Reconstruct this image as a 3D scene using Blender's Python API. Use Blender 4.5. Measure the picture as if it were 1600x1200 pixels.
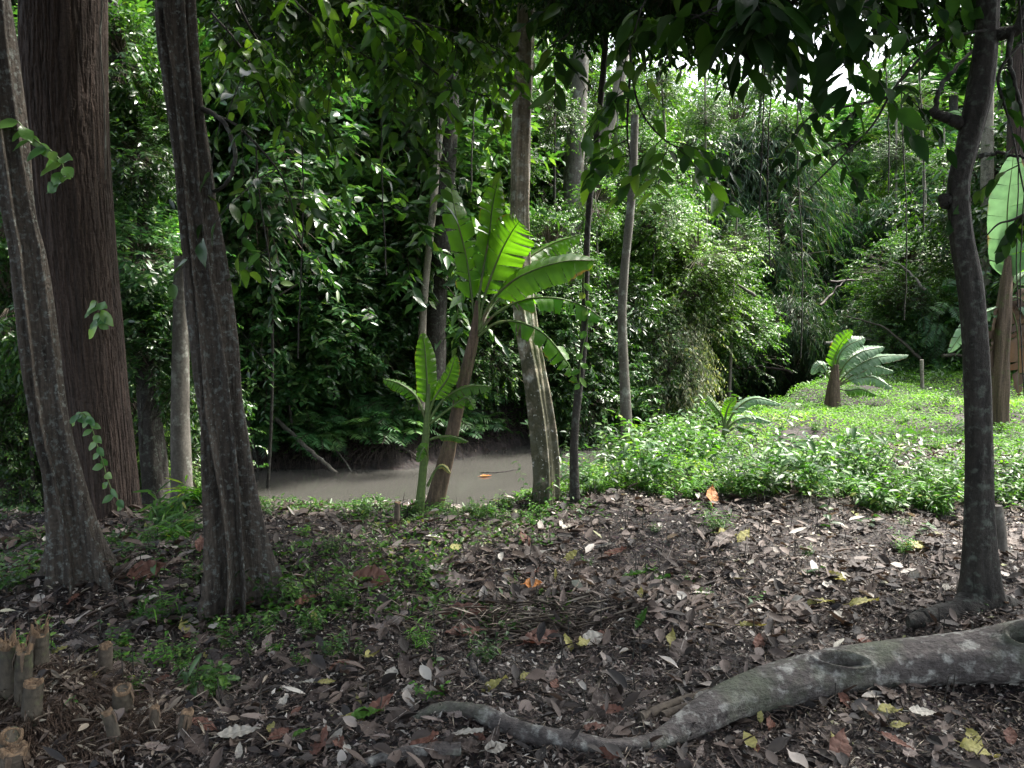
import bpy, math, random
import numpy as np
from mathutils import Vector, Matrix, noise as mnoise
random.seed(7)
RNG = np.random.default_rng(11)
S = bpy.context.scene
COL = S.collection
for o in list(bpy.data.objects): bpy.data.objects.remove(o)

# ------------------------------------------------------------ camera, light, exposure
CAMZ, F, PITCH = 1.6, 1180.0, math.atan(140/1180)
cam = bpy.data.cameras.new('camera'); camo = bpy.data.objects.new('camera', cam); COL.objects.link(camo)
camo.location = (0, 0, CAMZ); camo.rotation_euler = (math.pi/2-PITCH, 0, 0)
cam.sensor_width = 36; cam.lens = F/1600*36; cam.clip_end = 500; cam.clip_start = .02
S.camera = camo
SUN_EL, SUN_AZ = math.radians(56), math.radians(60)      # azimuth from +Y towards +X
W = bpy.data.worlds.new('World'); S.world = W; W.use_nodes = True
nt = W.node_tree; nt.nodes.clear()
sky = nt.nodes.new('ShaderNodeTexSky'); sky.sky_type = 'NISHITA'; sky.sun_disc = False
sky.sun_elevation = SUN_EL; sky.sun_rotation = SUN_AZ; sky.air_density = 1.3; sky.dust_density = 5; sky.ozone_density = 1
hs = nt.nodes.new('ShaderNodeHueSaturation'); hs.inputs['Saturation'].default_value = .5
bg = nt.nodes.new('ShaderNodeBackground'); bg.inputs['Strength'].default_value = .15
wo = nt.nodes.new('ShaderNodeOutputWorld')
nt.links.new(sky.outputs[0], hs.inputs['Color']); nt.links.new(hs.outputs[0], bg.inputs[0]); nt.links.new(bg.outputs[0], wo.inputs[0])
sl = bpy.data.lights.new('sun', 'SUN'); sl.energy = 3.6; sl.angle = math.radians(7); sl.color = (1, .95, .86)
so = bpy.data.objects.new('sun', sl); COL.objects.link(so)
sd = Vector((math.sin(SUN_AZ)*math.cos(SUN_EL), math.cos(SUN_AZ)*math.cos(SUN_EL), math.sin(SUN_EL)))
so.rotation_euler = sd.to_track_quat('Z', 'Y').to_euler(); so.location = (10, 10, 30)
S.view_settings.view_transform = 'Standard'; S.view_settings.look = 'None'; S.view_settings.gamma = 1
S.view_settings.exposure = 2.05; S.view_settings.use_curve_mapping = False
S.render.engine = 'CYCLES'
cy = S.cycles; cy.max_bounces = 8; cy.diffuse_bounces = 6; cy.glossy_bounces = 2; cy.transmission_bounces = 4
cy.transparent_max_bounces = 4; cy.use_denoising = True; cy.caustics_reflective = False; cy.caustics_refractive = False
try: cy.denoiser = 'OPENIMAGEDENOISE'; cy.denoising_prefilter = 'ACCURATE'
except Exception: pass
cy.sample_clamp_indirect = 6

# ------------------------------------------------------------ pixel and terrain helpers
CA, SA = math.cos(PITCH), math.sin(PITCH)
def ray(px, py):
    x, y = (px-800)/F, (600-py)/F
    return x, CA+y*SA, -SA+y*CA
def P(px, py, D):
    x, y, z = ray(px, py); t = D/y
    return np.array((x*t, D, CAMZ+z*t))
def sm(a, b, x):
    t = np.clip((x-a)/(b-a), 0, 1); return t*t*(3-2*t)
CRK = np.array([(-60, 45), (-14, 15.5), (-7.5, 10.8), (-4.3, 9.0), (-1, 9.1), (1.2, 11.0), (3.5, 14.2), (7, 20), (10, 27), (14, 40), (18, 90)], float)
def creek(x, y):
    """signed distance to the creek's centre line, positive on the camera's side"""
    x = np.asarray(x, float); y = np.asarray(y, float)
    best = np.full(x.shape, 1e9); sg = np.ones(x.shape)
    for a, b in zip(CRK[:-1], CRK[1:]):
        d = b-a; L = d@d
        t = np.clip(((x-a[0])*d[0]+(y-a[1])*d[1])/L, 0, 1)
        dx, dy = x-a[0]-t*d[0], y-a[1]-t*d[1]
        q = np.hypot(dx, dy); m = q < best
        best = np.where(m, q, best); sg = np.where(m, np.sign(d[1]*(x-a[0])-d[0]*(y-a[1])+1e-9), sg)
    return best*sg
def wob(x, y):
    return (.045*np.sin(x*1.7+y*.9)+.035*np.sin(x*.8-y*2.3+1)+.02*np.sin(x*4.3+y*3.1)+.014*np.sin(x*7.9-y*6.7+2)+.008*np.sin(x*17+y*13)*np.sin(x*11-y*19))
def H(x, y):
    x = np.asarray(x, float); y = np.asarray(y, float)
    d = creek(x, y); a = np.abs(d)
    kx = sm(-.3, 2.2, x); near = -1.5+1.5*sm(1.8-.95*kx, 3.5-1.3*kx, a)+.13*np.clip(y-16, 0, 60)*sm(6, 12, x)
    far = -1.5+1.9*sm(.25, 3.8, a)+np.minimum(.25*np.clip(a-3.4, 0, 60), 6)
    z = np.where(d > 0, near, far)+wob(x, y)
    z = z+.20*np.exp(-((x+1.85)**2+(y-2.62)**2)/.16)            # mound of the cut clump
    z = z+.10*np.exp(-((x-.55)**2+(y-3.75)**2)/.12)+.10*np.exp(-((x+2.2)**2+(y-4.05)**2)/.2)
    return z
def Hs(x, y): return float(H(np.array([x]), np.array([y]))[0])
def G(px, py):
    """where the ray through a photograph pixel meets the ground"""
    x, y, z = ray(px, py); t = 1.5
    ts = np.arange(1.2, 60, .02); zz = CAMZ+z*ts; hh = H(x*ts, y*ts)
    i = np.argmax(zz < hh); t = ts[i]
    return np.array((x*t, y*t, hh[i]))

# ------------------------------------------------------------ mesh helpers
def mesh(name, verts, quads=None, tris=None, rnd=None, smooth=False, mats=(), matidx=None, uv=None):
    me = bpy.data.meshes.new(name)
    v = np.asarray(verts, np.float32).reshape(-1, 3)
    q = np.zeros((0, 4), np.int32) if quads is None else np.asarray(quads, np.int32).reshape(-1, 4)
    t = np.zeros((0, 3), np.int32) if tris is None else np.asarray(tris, np.int32).reshape(-1, 3)
    me.vertices.add(len(v)); me.vertices.foreach_set('co', v.ravel())
    me.loops.add(q.size+t.size); me.loops.foreach_set('vertex_index', np.concatenate([q.ravel(), t.ravel()]).astype(np.int32))
    me.polygons.add(len(q)+len(t))
    me.polygons.foreach_set('loop_start', np.concatenate([np.arange(len(q))*4, len(q)*4+np.arange(len(t))*3]).astype(np.int32))
    if matidx is not None: me.polygons.foreach_set('material_index', np.asarray(matidx, np.int32))
    if smooth: me.polygons.foreach_set('use_smooth', np.ones(len(q)+len(t), bool))
    for k, a in (('rnd', rnd),):
        if a is not None:
            at = me.attributes.new(k, 'FLOAT', 'POINT'); at.data.foreach_set('value', np.asarray(a, np.float32))
    if uv is not None:
        at = me.attributes.new('luv', 'FLOAT_VECTOR', 'POINT'); at.data.foreach_set('vector', np.asarray(uv, np.float32).ravel())
    for m in mats: me.materials.append(m)
    me.update(calc_edges=True); me.validate()
    return me
class Acc:
    def __init__(s): s.v = []; s.q = []; s.t = []; s.r = []; s.uv = []; s.mq = []; s.mt = []; s.n = 0
    def add(s, v, q=None, t=None, r=0., mi=0, uv=None):
        v = np.asarray(v, float).reshape(-1, 3); s.v.append(v)
        s.r.append(np.broadcast_to(np.asarray(r, float), (len(v),)))
        s.uv.append(np.zeros((len(v), 3)) if uv is None else np.asarray(uv, float))
        if q is not None and len(q): q = np.asarray(q); s.q.append(q+s.n); s.mq += [mi]*len(q)
        if t is not None and len(t): t = np.asarray(t); s.t.append(t+s.n); s.mt += [mi]*len(t)
        s.n += len(v)
    def mesh(s, name, mats, smooth=False, org=(0, 0, 0)):
        v = np.concatenate(s.v)-np.asarray(org, float)
        return mesh(name, v, np.concatenate(s.q) if s.q else None, np.concatenate(s.t) if s.t else None,
                    np.concatenate(s.r), smooth, mats, s.mq+s.mt, np.concatenate(s.uv))
def link(name, me, parent=None, loc=(0, 0, 0), rot=(0, 0, 0), sc=(1, 1, 1)):
    o = bpy.data.objects.new(name, me); COL.objects.link(o); o.location = loc; o.rotation_euler = rot; o.scale = sc
    if parent: o.parent = parent
    return o
def tag(o, label, cat, group=None, kind=None):
    o['label'] = label; o['category'] = cat
    if group: o['group'] = group
    if kind: o['kind'] = kind
    return o
def thing(name, label, cat, loc, group=None):
    o = link(name, None, None, tuple(float(c) for c in loc)); o.empty_display_size = .1
    return tag(o, label, cat, group)
def struct(name, me, label=None):
    o = link(name, me); o['kind'] = 'structure'
    if label: o['label'] = label
    return o
def nz(a): a = np.asarray(a, float); return a/np.maximum(np.linalg.norm(a, axis=-1, keepdims=True), 1e-9)
def spline(pts, n):
    """Catmull-Rom through rows of any width"""
    p = np.asarray(pts, float)
    if len(p) == 2: return p[0]+(p[1]-p[0])*np.linspace(0, 1, n)[:, None]
    p = np.vstack([2*p[0]-p[1], p, 2*p[-1]-p[-2]]); m = len(p)-3
    u = np.linspace(0, m-1e-6, n); i = u.astype(int); f = (u-i)[:, None]
    a, b, c, d = p[i], p[i+1], p[i+2], p[i+3]
    return .5*((2*b)+(c-a)*f+(2*a-5*b+4*c-d)*f*f+(3*b-a-3*c+d)*f**3)
def frames(c):
    t = nz(np.gradient(c, axis=0)); ref = np.array((0, 1., 0)) if abs(t[0][1]) < .8 else np.array((1., 0, 0))
    us = []; u = ref
    for k in range(len(c)):
        u = u-t[k]*(u@t[k]); u = u/np.linalg.norm(u); us.append(u)
    us = np.array(us); return t, us, np.cross(t, us)
def tube(acc, c, rad, seg=8, mi=0, prof=None, cap=True, r=0., rnoise=0.):
    """c centre line (n,3), rad (n,), prof(theta array, k)->multiplier or absolute radius"""
    c = np.asarray(c, float); n = len(c); t, u, w = frames(c)
    th = np.linspace(0, 2*math.pi, seg, endpoint=False)
    if prof is not None: R = np.array([prof(th, k) for k in range(n)])
    else: R = np.repeat(np.asarray(rad, float)[:, None]*np.ones(n)[:, None], seg, 1)
    if rnoise: R = R*(1+rnoise*RNG.normal(size=R.shape))
    v = c[:, None, :]+R[:, :, None]*(np.cos(th)[None, :, None]*u[:, None, :]+np.sin(th)[None, :, None]*w[:, None, :])
    i = np.arange(n-1)[:, None]*seg; j = np.arange(seg)[None, :]; j2 = (j+1) % seg
    q = np.stack([i+j, i+j2, i+seg+j2, i+seg+j], -1).reshape(-1, 4)
    L = np.concatenate([[0], np.cumsum(np.linalg.norm(np.diff(c, axis=0), axis=1))])
    uv = np.stack([np.repeat(th/(2*math.pi), 1)[None, :].repeat(n, 0), L[:, None].repeat(seg, 1), R], -1).reshape(-1, 3)
    acc.add(v.reshape(-1, 3), q, None, r, mi, uv)
    if cap:
        for e, ce in ((0, c[0]), (n-1, c[-1])):
            ring = v[e]; vv = np.vstack([ring, ce[None]]); jj = np.arange(seg)
            tt = np.stack([jj, (jj+1) % seg, np.full(seg, seg)], -1)
            if e == 0: tt = tt[:, ::-1]
            acc.add(vv, None, tt, r, mi)

# ------------------------------------------------------------ leaves in bulk
def leaves(acc, pos, d, n, L, Wd, r, lod=1, mi=0, fold=.25, droop=.15):
    pos = np.asarray(pos, float); N = len(pos); d = nz(d); s = nz(np.cross(d, n)); n = np.cross(s, d)
    L = np.broadcast_to(L, (N,)).astype(float)[:, None]; Wd = np.broadcast_to(Wd, (N,)).astype(float)[:, None]
    if lod == 0: T = [(0, 0, 0), (.45, .5, fold*.5), (1, 0, -droop), (.45, -.5, fold*.5)]; q = []; t = [(0, 1, 2), (0, 2, 3)]
    else:
        T = [(0, 0, 0), (.5, 0, .0), (1, 0, -droop), (.28, .46, fold*.46), (.68, .4, fold*.4-droop*.4), (.28, -.46, fold*.46), (.68, -.4, fold*.4-droop*.4)]
        q = [(0, 1, 4, 3), (0, 5, 6, 1)]; t = [(1, 2, 4), (1, 6, 2)]
    if lod == 2:
        T = []; q = []; t = []
        for i_, s_ in enumerate((.0, .14, .32, .52, .72, .88, 1.)):
            w_ = (.04, .3, .47, .5, .38, .19, .0)[i_]
            for b_ in (-w_, 0, w_): T.append((s_, b_, 0))
        for i_ in range(6):
            o_ = i_*3; q += [(o_, o_+1, o_+4, o_+3), (o_+1, o_+2, o_+5, o_+4)]
        t = np.zeros((0, 3), int)
    T = np.array(T); k = len(T)
    fj = RNG.uniform(.4, 1.6, (N, 1)); dj = RNG.uniform(.2, 1.9, (N, 1))
    v = np.empty((N, k, 3)); wav_ = RNG.normal(size=(N, 1))*.09
    for i, (a, b, c) in enumerate(T):
        up = b*np.sign(b)*0
        zz = (abs(b)*fold*fj*Wd)-(a*a*droop*dj*L)+(wav_*np.sin(a*9+i*2)*Wd if lod == 2 and b else 0)
        v[:, i] = pos+d*(a*L)+s*(b*Wd)+n*zz
    off = (np.arange(N)*k)[:, None, None]
    qq = (np.array(q)[None]+off).reshape(-1, 4) if q else None
    tt = (np.array(t)[None]+off).reshape(-1, 3) if len(t) else None
    uv = np.tile(np.array([(a, b, 0) for a, b, c in T])[None], (N, 1, 1)).reshape(-1, 3)
    acc.add(v.reshape(-1, 3), qq, tt, np.repeat(np.broadcast_to(r, (N,)), k), mi, uv)

# ------------------------------------------------------------ materials
def newmat(name):
    m = bpy.data.materials.new(name); m.use_nodes = True; n = m.node_tree; n.nodes.clear()
    return m, n, n.nodes, n.links
def ramp(nodes, stops, interp='LINEAR'):
    r = nodes.new('ShaderNodeValToRGB'); e = r.color_ramp; e.interpolation = interp
    while len(e.elements) < len(stops): e.elements.new(.5)
    for el, (p, c) in zip(e.elements, stops): el.position = p; el.color = (*c, 1)
    return r
def mat_leaf(name, stops, rough=.4, tr=.35, trcol=(1.5, 1.7, .55), spec=.5, veins=0., interp='LINEAR', objvar=.35, back=None, edge=0):
    m, n, N, Lk = newmat(name)
    at = N.new('ShaderNodeAttribute'); at.attribute_name = 'rnd'
    r = ramp(N, stops, interp); Lk.new(at.outputs['Fac'], r.inputs[0])
    oi = N.new('ShaderNodeObjectInfo'); mr = N.new('ShaderNodeMapRange')
    mr.inputs[3].default_value = 1-objvar; mr.inputs[4].default_value = 1+objvar; Lk.new(oi.outputs['Random'], mr.inputs[0])
    h = N.new('ShaderNodeHueSaturation'); Lk.new(r.outputs[0], h.inputs['Color']); Lk.new(mr.outputs[0], h.inputs['Value'])
    tc = N.new('ShaderNodeTexCoord'); no = N.new('ShaderNodeTexNoise'); no.inputs['Scale'].default_value = 9; no.inputs['Detail'].default_value = 3
    Lk.new(tc.outputs['Object'], no.inputs[0])
    mx = N.new('ShaderNodeMix'); mx.data_type = 'RGBA'; mx.blend_type = 'MULTIPLY'; mx.inputs[0].default_value = .6
    rr = ramp(N, [(.3, (.6, .6, .55)), (.7, (1.15, 1.15, 1.1))]); Lk.new(no.outputs[0], rr.inputs[0])
    Lk.new(h.outputs[0], mx.inputs[6]); Lk.new(rr.outputs[0], mx.inputs[7]); colr = mx.outputs[2]
    if edge:
        ua = N.new('ShaderNodeAttribute'); ua.attribute_name = 'luv'; sx = N.new('ShaderNodeSeparateXYZ'); Lk.new(ua.outputs['Vector'], sx.inputs[0])
        n9 = N.new('ShaderNodeTexNoise'); n9.inputs['Scale'].default_value = 5; n9.inputs['Detail'].default_value = 6; Lk.new(tc.outputs['Object'], n9.inputs[0])
        ad9 = N.new('ShaderNodeMath'); ad9.operation = 'MULTIPLY_ADD'; ad9.inputs[1].default_value = .9; Lk.new(n9.outputs[0], ad9.inputs[0]); Lk.new(sx.outputs['Y'], ad9.inputs[2])
        r9 = ramp(N, [(.0, (0, 0, 0)), (1, (1, 1, 1))]); mr9 = N.new('ShaderNodeMapRange'); mr9.inputs[1].default_value = 1.43; mr9.inputs[2].default_value = 1.52; Lk.new(ad9.outputs[0], mr9.inputs[0])
        m9 = N.new('ShaderNodeMix'); m9.data_type = 'RGBA'; Lk.new(mr9.outputs[0], m9.inputs[0]); Lk.new(colr, m9.inputs[6]); m9.inputs[7].default_value = (.16, .1, .045, 1); colr = m9.outputs[2]
    p = N.new('ShaderNodeBsdfPrincipled'); Lk.new(colr, p.inputs['Base Color']); p.inputs['Roughness'].default_value = rough
    p.inputs['Specular IOR Level'].default_value = spec
    if veins:
        uv = N.new('ShaderNodeAttribute'); uv.attribute_name = 'luv'
        w = N.new('ShaderNodeTexWave'); w.bands_direction = 'X'; w.inputs['Scale'].default_value = veins; w.inputs['Distortion'].default_value = .6
        Lk.new(uv.outputs['Vector'], w.inputs[0]); b = N.new('ShaderNodeBump'); b.inputs['Strength'].default_value = .35; b.inputs['Distance'].default_value = .004
        Lk.new(w.outputs['Fac'], b.inputs['Height']); Lk.new(b.outputs[0], p.inputs['Normal'])
    o = N.new('ShaderNodeOutputMaterial')
    if tr:
        tl = N.new('ShaderNodeBsdfTranslucent'); m2 = N.new('ShaderNodeMix'); m2.data_type = 'RGBA'; m2.blend_type = 'MULTIPLY'; m2.inputs[0].default_value = 1
        m2.inputs[7].default_value = (*trcol, 1); m2.clamp_result = False; Lk.new(colr, m2.inputs[6]); Lk.new(m2.outputs[2], tl.inputs[0])
        ms = N.new('ShaderNodeMixShader'); ms.inputs[0].default_value = tr; Lk.new(p.outputs[0], ms.inputs[1]); Lk.new(tl.outputs[0], ms.inputs[2]); Lk.new(ms.outputs[0], o.inputs[0])
    else: Lk.new(p.outputs[0], o.inputs[0])
    return m
def mat_bark(name, c1, c2, lichen=None, lich_amt=.5, stretch=(14, 14, 1.2), bump=.6, dist=.02, rough=.85, lscale=6, moss=None, spots=None, crack=0, mossh=0):
    m, n, N, Lk = newmat(name)
    tc = N.new('ShaderNodeTexCoord'); mp = N.new('ShaderNodeMapping'); mp.inputs['Scale'].default_value = stretch
    Lk.new(tc.outputs['Object'], mp.inputs[0])
    n1 = N.new('ShaderNodeTexNoise'); n1.inputs['Scale'].default_value = 1.6; n1.inputs['Detail'].default_value = 8; n1.inputs['Roughness'].default_value = .65
    Lk.new(mp.outputs[0], n1.inputs[0])
    r1 = ramp(N, [(.3, c1), (.7, c2)]); Lk.new(n1.outputs[0], r1.inputs[0]); col = r1.outputs[0]
    def over(col, scale, lo, hi, c, detail=6, kind='noise'):
        t = N.new('ShaderNodeTexNoise'); t.inputs['Scale'].default_value = scale; t.inputs['Detail'].default_value = detail; t.inputs['Roughness'].default_value = .62
        Lk.new(tc.outputs['Object'], t.inputs[0]); rr = ramp(N, [(lo, (0, 0, 0)), (hi, (1, 1, 1))]); Lk.new(t.outputs[0], rr.inputs[0])
        x = N.new('ShaderNodeMix'); x.data_type = 'RGBA'; Lk.new(rr.outputs[0], x.inputs[0]); Lk.new(col, x.inputs[6]); x.inputs[7].default_value = (*c, 1)
        return x.outputs[2]
    if lichen: col = over(col, lscale, .62-.25*lich_amt, .72-.2*lich_amt, lichen)
    if moss and mossh:
        t = N.new('ShaderNodeTexNoise'); t.inputs['Scale'].default_value = 7; t.inputs['Detail'].default_value = 7; Lk.new(tc.outputs['Object'], t.inputs[0])
        sx = N.new('ShaderNodeSeparateXYZ'); Lk.new(tc.outputs['Object'], sx.inputs[0])
        ma = N.new('ShaderNodeMath'); ma.operation = 'MULTIPLY_ADD'; ma.inputs[1].default_value = -.16; Lk.new(sx.outputs['Z'], ma.inputs[0]); Lk.new(t.outputs[0], ma.inputs[2])
        mm = N.new('ShaderNodeMapRange'); mm.inputs[1].default_value = .5-.16*mossh; mm.inputs[2].default_value = .62-.16*mossh; mm.inputs[4].default_value = .9; Lk.new(ma.outputs[0], mm.inputs[0])
        x = N.new('ShaderNodeMix'); x.data_type = 'RGBA'; Lk.new(mm.outputs[0], x.inputs[0]); Lk.new(col, x.inputs[6]); x.inputs[7].default_value = (*moss, 1); col = x.outputs[2]
    elif moss: col = over(col, 3, .5, .65, moss)
    if spots: col = over(col, 38, .66, .7, spots, 2)
    nf = N.new('ShaderNodeTexNoise'); nf.inputs['Scale'].default_value = 55; nf.inputs['Detail'].default_value = 6; Lk.new(tc.outputs['Object'], nf.inputs[0])
    rf = ramp(N, [(.3, (.55, .55, .55)), (.7, (1.2, 1.2, 1.2))]); Lk.new(nf.outputs[0], rf.inputs[0])
    x = N.new('ShaderNodeMix'); x.data_type = 'RGBA'; x.blend_type = 'MULTIPLY'; x.inputs[0].default_value = .7; Lk.new(col, x.inputs[6]); Lk.new(rf.outputs[0], x.inputs[7])
    ad = N.new('ShaderNodeMath'); ad.operation = 'MULTIPLY_ADD'; ad.inputs[1].default_value = .35; Lk.new(nf.outputs[0], ad.inputs[0]); Lk.new(n1.outputs[0], ad.inputs[2])
    hgt = ad.outputs[0]
    if crack:
        vo = N.new('ShaderNodeTexVoronoi'); vo.feature = 'DISTANCE_TO_EDGE'; vo.inputs['Scale'].default_value = crack
        dm = N.new('ShaderNodeMix'); dm.data_type = 'VECTOR'; dm.inputs[0].default_value = .12; Lk.new(mp.outputs[0], dm.inputs[4]); Lk.new(n1.outputs['Color'], dm.inputs[5]); Lk.new(dm.outputs[1], vo.inputs['Vector'])
        cr = N.new('ShaderNodeMapRange'); cr.inputs[2].default_value = .12; Lk.new(vo.outputs['Distance'], cr.inputs[0])
        a2 = N.new('ShaderNodeMath'); a2.operation = 'MULTIPLY_ADD'; a2.inputs[1].default_value = .5; Lk.new(cr.outputs[0], a2.inputs[0]); Lk.new(hgt, a2.inputs[2]); hgt = a2.outputs[0]
    b = N.new('ShaderNodeBump'); b.inputs['Strength'].default_value = bump; b.inputs['Distance'].default_value = dist; Lk.new(hgt, b.inputs['Height'])
    p = N.new('ShaderNodeBsdfPrincipled'); Lk.new(x.outputs[2], p.inputs['Base Color']); Lk.new(b.outputs[0], p.inputs['Normal'])
    p.inputs['Roughness'].default_value = rough; p.inputs['Specular IOR Level'].default_value = .35
    o = N.new('ShaderNodeOutputMaterial'); Lk.new(p.outputs[0], o.inputs[0]); return m
G0 = [(0, (.022, .07, .016)), (.45, (.045, .12, .025)), (.8, (.08, .18, .032)), (1, (.15, .26, .05))]
M = {}
def _mats():
    L, B = mat_leaf, mat_bark
    M['broad'] = L('glossy_green_leaves', [(0, (.022, .066, .02)), (.5, (.042, .112, .03)), (.88, (.075, .16, .036)), (1, (.14, .23, .05))], .34, .34, spec=.6)
    M['small'] = L('small_green_leaves', G0, .42, .36)
    M['bright'] = L('sunlit_yellow_green_leaves', [(0, (.05, .11, .02)), (.5, (.09, .2, .03)), (1, (.2, .32, .06))], .42, .4)  # sunlit look of the bright shrubs put into the leaf colour
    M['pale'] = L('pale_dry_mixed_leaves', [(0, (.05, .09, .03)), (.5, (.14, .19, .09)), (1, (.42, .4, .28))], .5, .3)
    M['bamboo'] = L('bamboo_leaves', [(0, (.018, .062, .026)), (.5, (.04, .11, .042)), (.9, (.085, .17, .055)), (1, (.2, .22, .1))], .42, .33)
    M['bamboolit'] = L('lit_bamboo_leaves', [(0, (.04, .1, .03)), (.5, (.07, .17, .04)), (1, (.15, .28, .07))], .42, .4)  # lit copy of the bamboo leaves, brightness put into the colour
    M['dark'] = L('shaded_canopy_leaves', [(0, (.01, .03, .01)), (.5, (.017, .046, .014)), (.9, (.035, .09, .018)), (1, (.08, .15, .03))], .6, .28, spec=.12)  # shade of the backlit canopy silhouettes put into the leaf colour
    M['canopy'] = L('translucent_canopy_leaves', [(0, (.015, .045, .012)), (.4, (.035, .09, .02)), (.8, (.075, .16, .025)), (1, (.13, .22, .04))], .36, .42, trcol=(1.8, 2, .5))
    M['fern'] = L('fern_fronds', [(0, (.03, .1, .035)), (.6, (.065, .17, .06)), (1, (.13, .25, .08))], .42, .32)
    M['herb'] = L('herb_leaves', [(0, (.03, .1, .018)), (.5, (.065, .18, .025)), (.9, (.12, .27, .04)), (1, (.3, .32, .08))], .45, .4, spec=.4)
    M['lawn'] = L('lawn_leaves', [(0, (.05, .12, .018)), (.5, (.09, .2, .028)), (.9, (.15, .28, .04)), (1, (.35, .36, .12))], .55, .42, spec=.3)
    M['gloss'] = L('shining_broad_leaves', [(0, (.02, .07, .025)), (.5, (.045, .125, .04)), (.9, (.1, .2, .07)), (1, (.2, .3, .12))], .3, .38, spec=.75)
    M['banana'] = L('banana_leaf', [(0, (.045, .13, .018)), (1, (.085, .2, .022))], .36, .55, trcol=(2.2, 2.3, .35), veins=26, objvar=.15, edge=1)
    M['bananapale'] = L('pale_banana_leaf', [(0, (.12, .24, .12)), (1, (.2, .32, .2))], .34, .3, trcol=(1.1, 1.25, .9), veins=26, objvar=.15, edge=1)
    M['deadleaf'] = L('withered_banana_leaf', [(0, (.035, .023, .016)), (.5, (.08, .05, .034)), (1, (.16, .11, .07))], .75, .15, trcol=(1.2, 1, .7), veins=14)
    M['litter'] = L('dry_fallen_leaves', [(0, (.010, .008, .008)), (.25, (.032, .023, .019)), (.46, (.062, .043, .035)), (.64, (.11, .078, .064)), (.79, (.2, .16, .145)), (.9, (.42, .38, .35)), (.985, (.6, .57, .53)), (1, (.2, .22, .06))], .6, .08, trcol=(1.3, 1, .6), veins=10, objvar=.1)
    M['redleaf'] = L('red_brown_leaf', [(0, (.1, .042, .028)), (1, (.17, .075, .052))], .6, .12, trcol=(1.4, .9, .6), veins=9, objvar=.2)
    M['orangeleaf'] = L('orange_leaf', [(0, (.45, .16, .03)), (1, (.5, .2, .04))], .5, .25, trcol=(1.4, 1, .6), veins=9, objvar=.1)
    M['yellowleaf'] = L('yellow_leaf', [(0, (.3, .28, .09)), (1, (.42, .4, .14))], .5, .25, trcol=(1.3, 1.2, .6), veins=9, objvar=.12)
    M['paleleaf'] = L('bleached_leaf', [(0, (.28, .26, .23)), (1, (.45, .43, .39))], .55, .15, trcol=(1.1, 1, .8), veins=9, objvar=.15)
    M['straw'] = L('dry_straw', [(0, (.05, .035, .028)), (.6, (.15, .115, .09)), (1, (.38, .33, .26))], .7, 0)
    M['flut'] = B('grey_brown_fluted_bark', (.018, .015, .013), (.115, .096, .077), (.16, .175, .16), .36, (22, 22, 2.4), 1, .03, .78, 34, spots=(.17, .19, .17))
    M['flutmoss'] = B('mottled_fluted_bark', (.13, .105, .075), (.44, .39, .3), (.5, .5, .45), .45, (12, 12, 1.5), .9, .014, .75, 12, moss=(.06, .062, .032), mossh=1.4, spots=(.6, .6, .56))
    M['redbark'] = B('red_brown_fissured_bark', (.014, .011, .009), (.088, .06, .048), None, 0, (26, 26, 1.1), 1, .03, .85)
    M['palebark'] = B('pale_bark', (.14, .125, .1), (.3, .28, .23), (.06, .06, .045), .25, (8, 8, 3), .5, .01, .75, 5, spots=(.5, .5, .47))
    M['darkbark'] = B('dark_bark', (.010, .009, .0075), (.045, .041, .034), (.075, .085, .07), .35, (14, 14, 4), 1, .02, .8, 22)
    M['greybark'] = B('grey_bark', (.06, .055, .045), (.15, .14, .12), (.22, .23, .2), .35, (10, 10, 3), .6, .008, .8, 9)
    M['root'] = B('grey_root_bark', (.04, .035, .034), (.125, .11, .102), (.27, .27, .25), .42, (5, 12, 12), 1, .035, .8, 17, moss=(.09, .1, .07))
    M['culm'] = B('dry_culm', (.03, .026, .02), (.1, .085, .062), (.07, .08, .04), .35, (14, 14, 5), .8, .008, .7, 14)
    M['cutwood'] = B('torn_cut_wood', (.07, .042, .025), (.26, .18, .11), None, 0, (30, 30, 6), 1, .01, .9)
    M['fibre'] = B('root_fibre', (.022, .014, .010), (.1, .066, .045), None, 0, (30, 30, 30), 1, .01, .95)
    M['sheath'] = B('banana_stem_sheath', (.04, .028, .02), (.17, .12, .08), (.09, .12, .04), .15, (30, 30, 1.2), 1, .012, .7, 5)
    M['gstem'] = B('green_stem', (.05, .09, .025), (.12, .18, .05), (.12, .09, .05), .3, (20, 20, 1.5), .4, .004, .45, 6)
    M['twig'] = B('twig', (.04, .03, .022), (.12, .1, .075), None, 0, (20, 20, 20), .5, .004, .85)
_mats()

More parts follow.
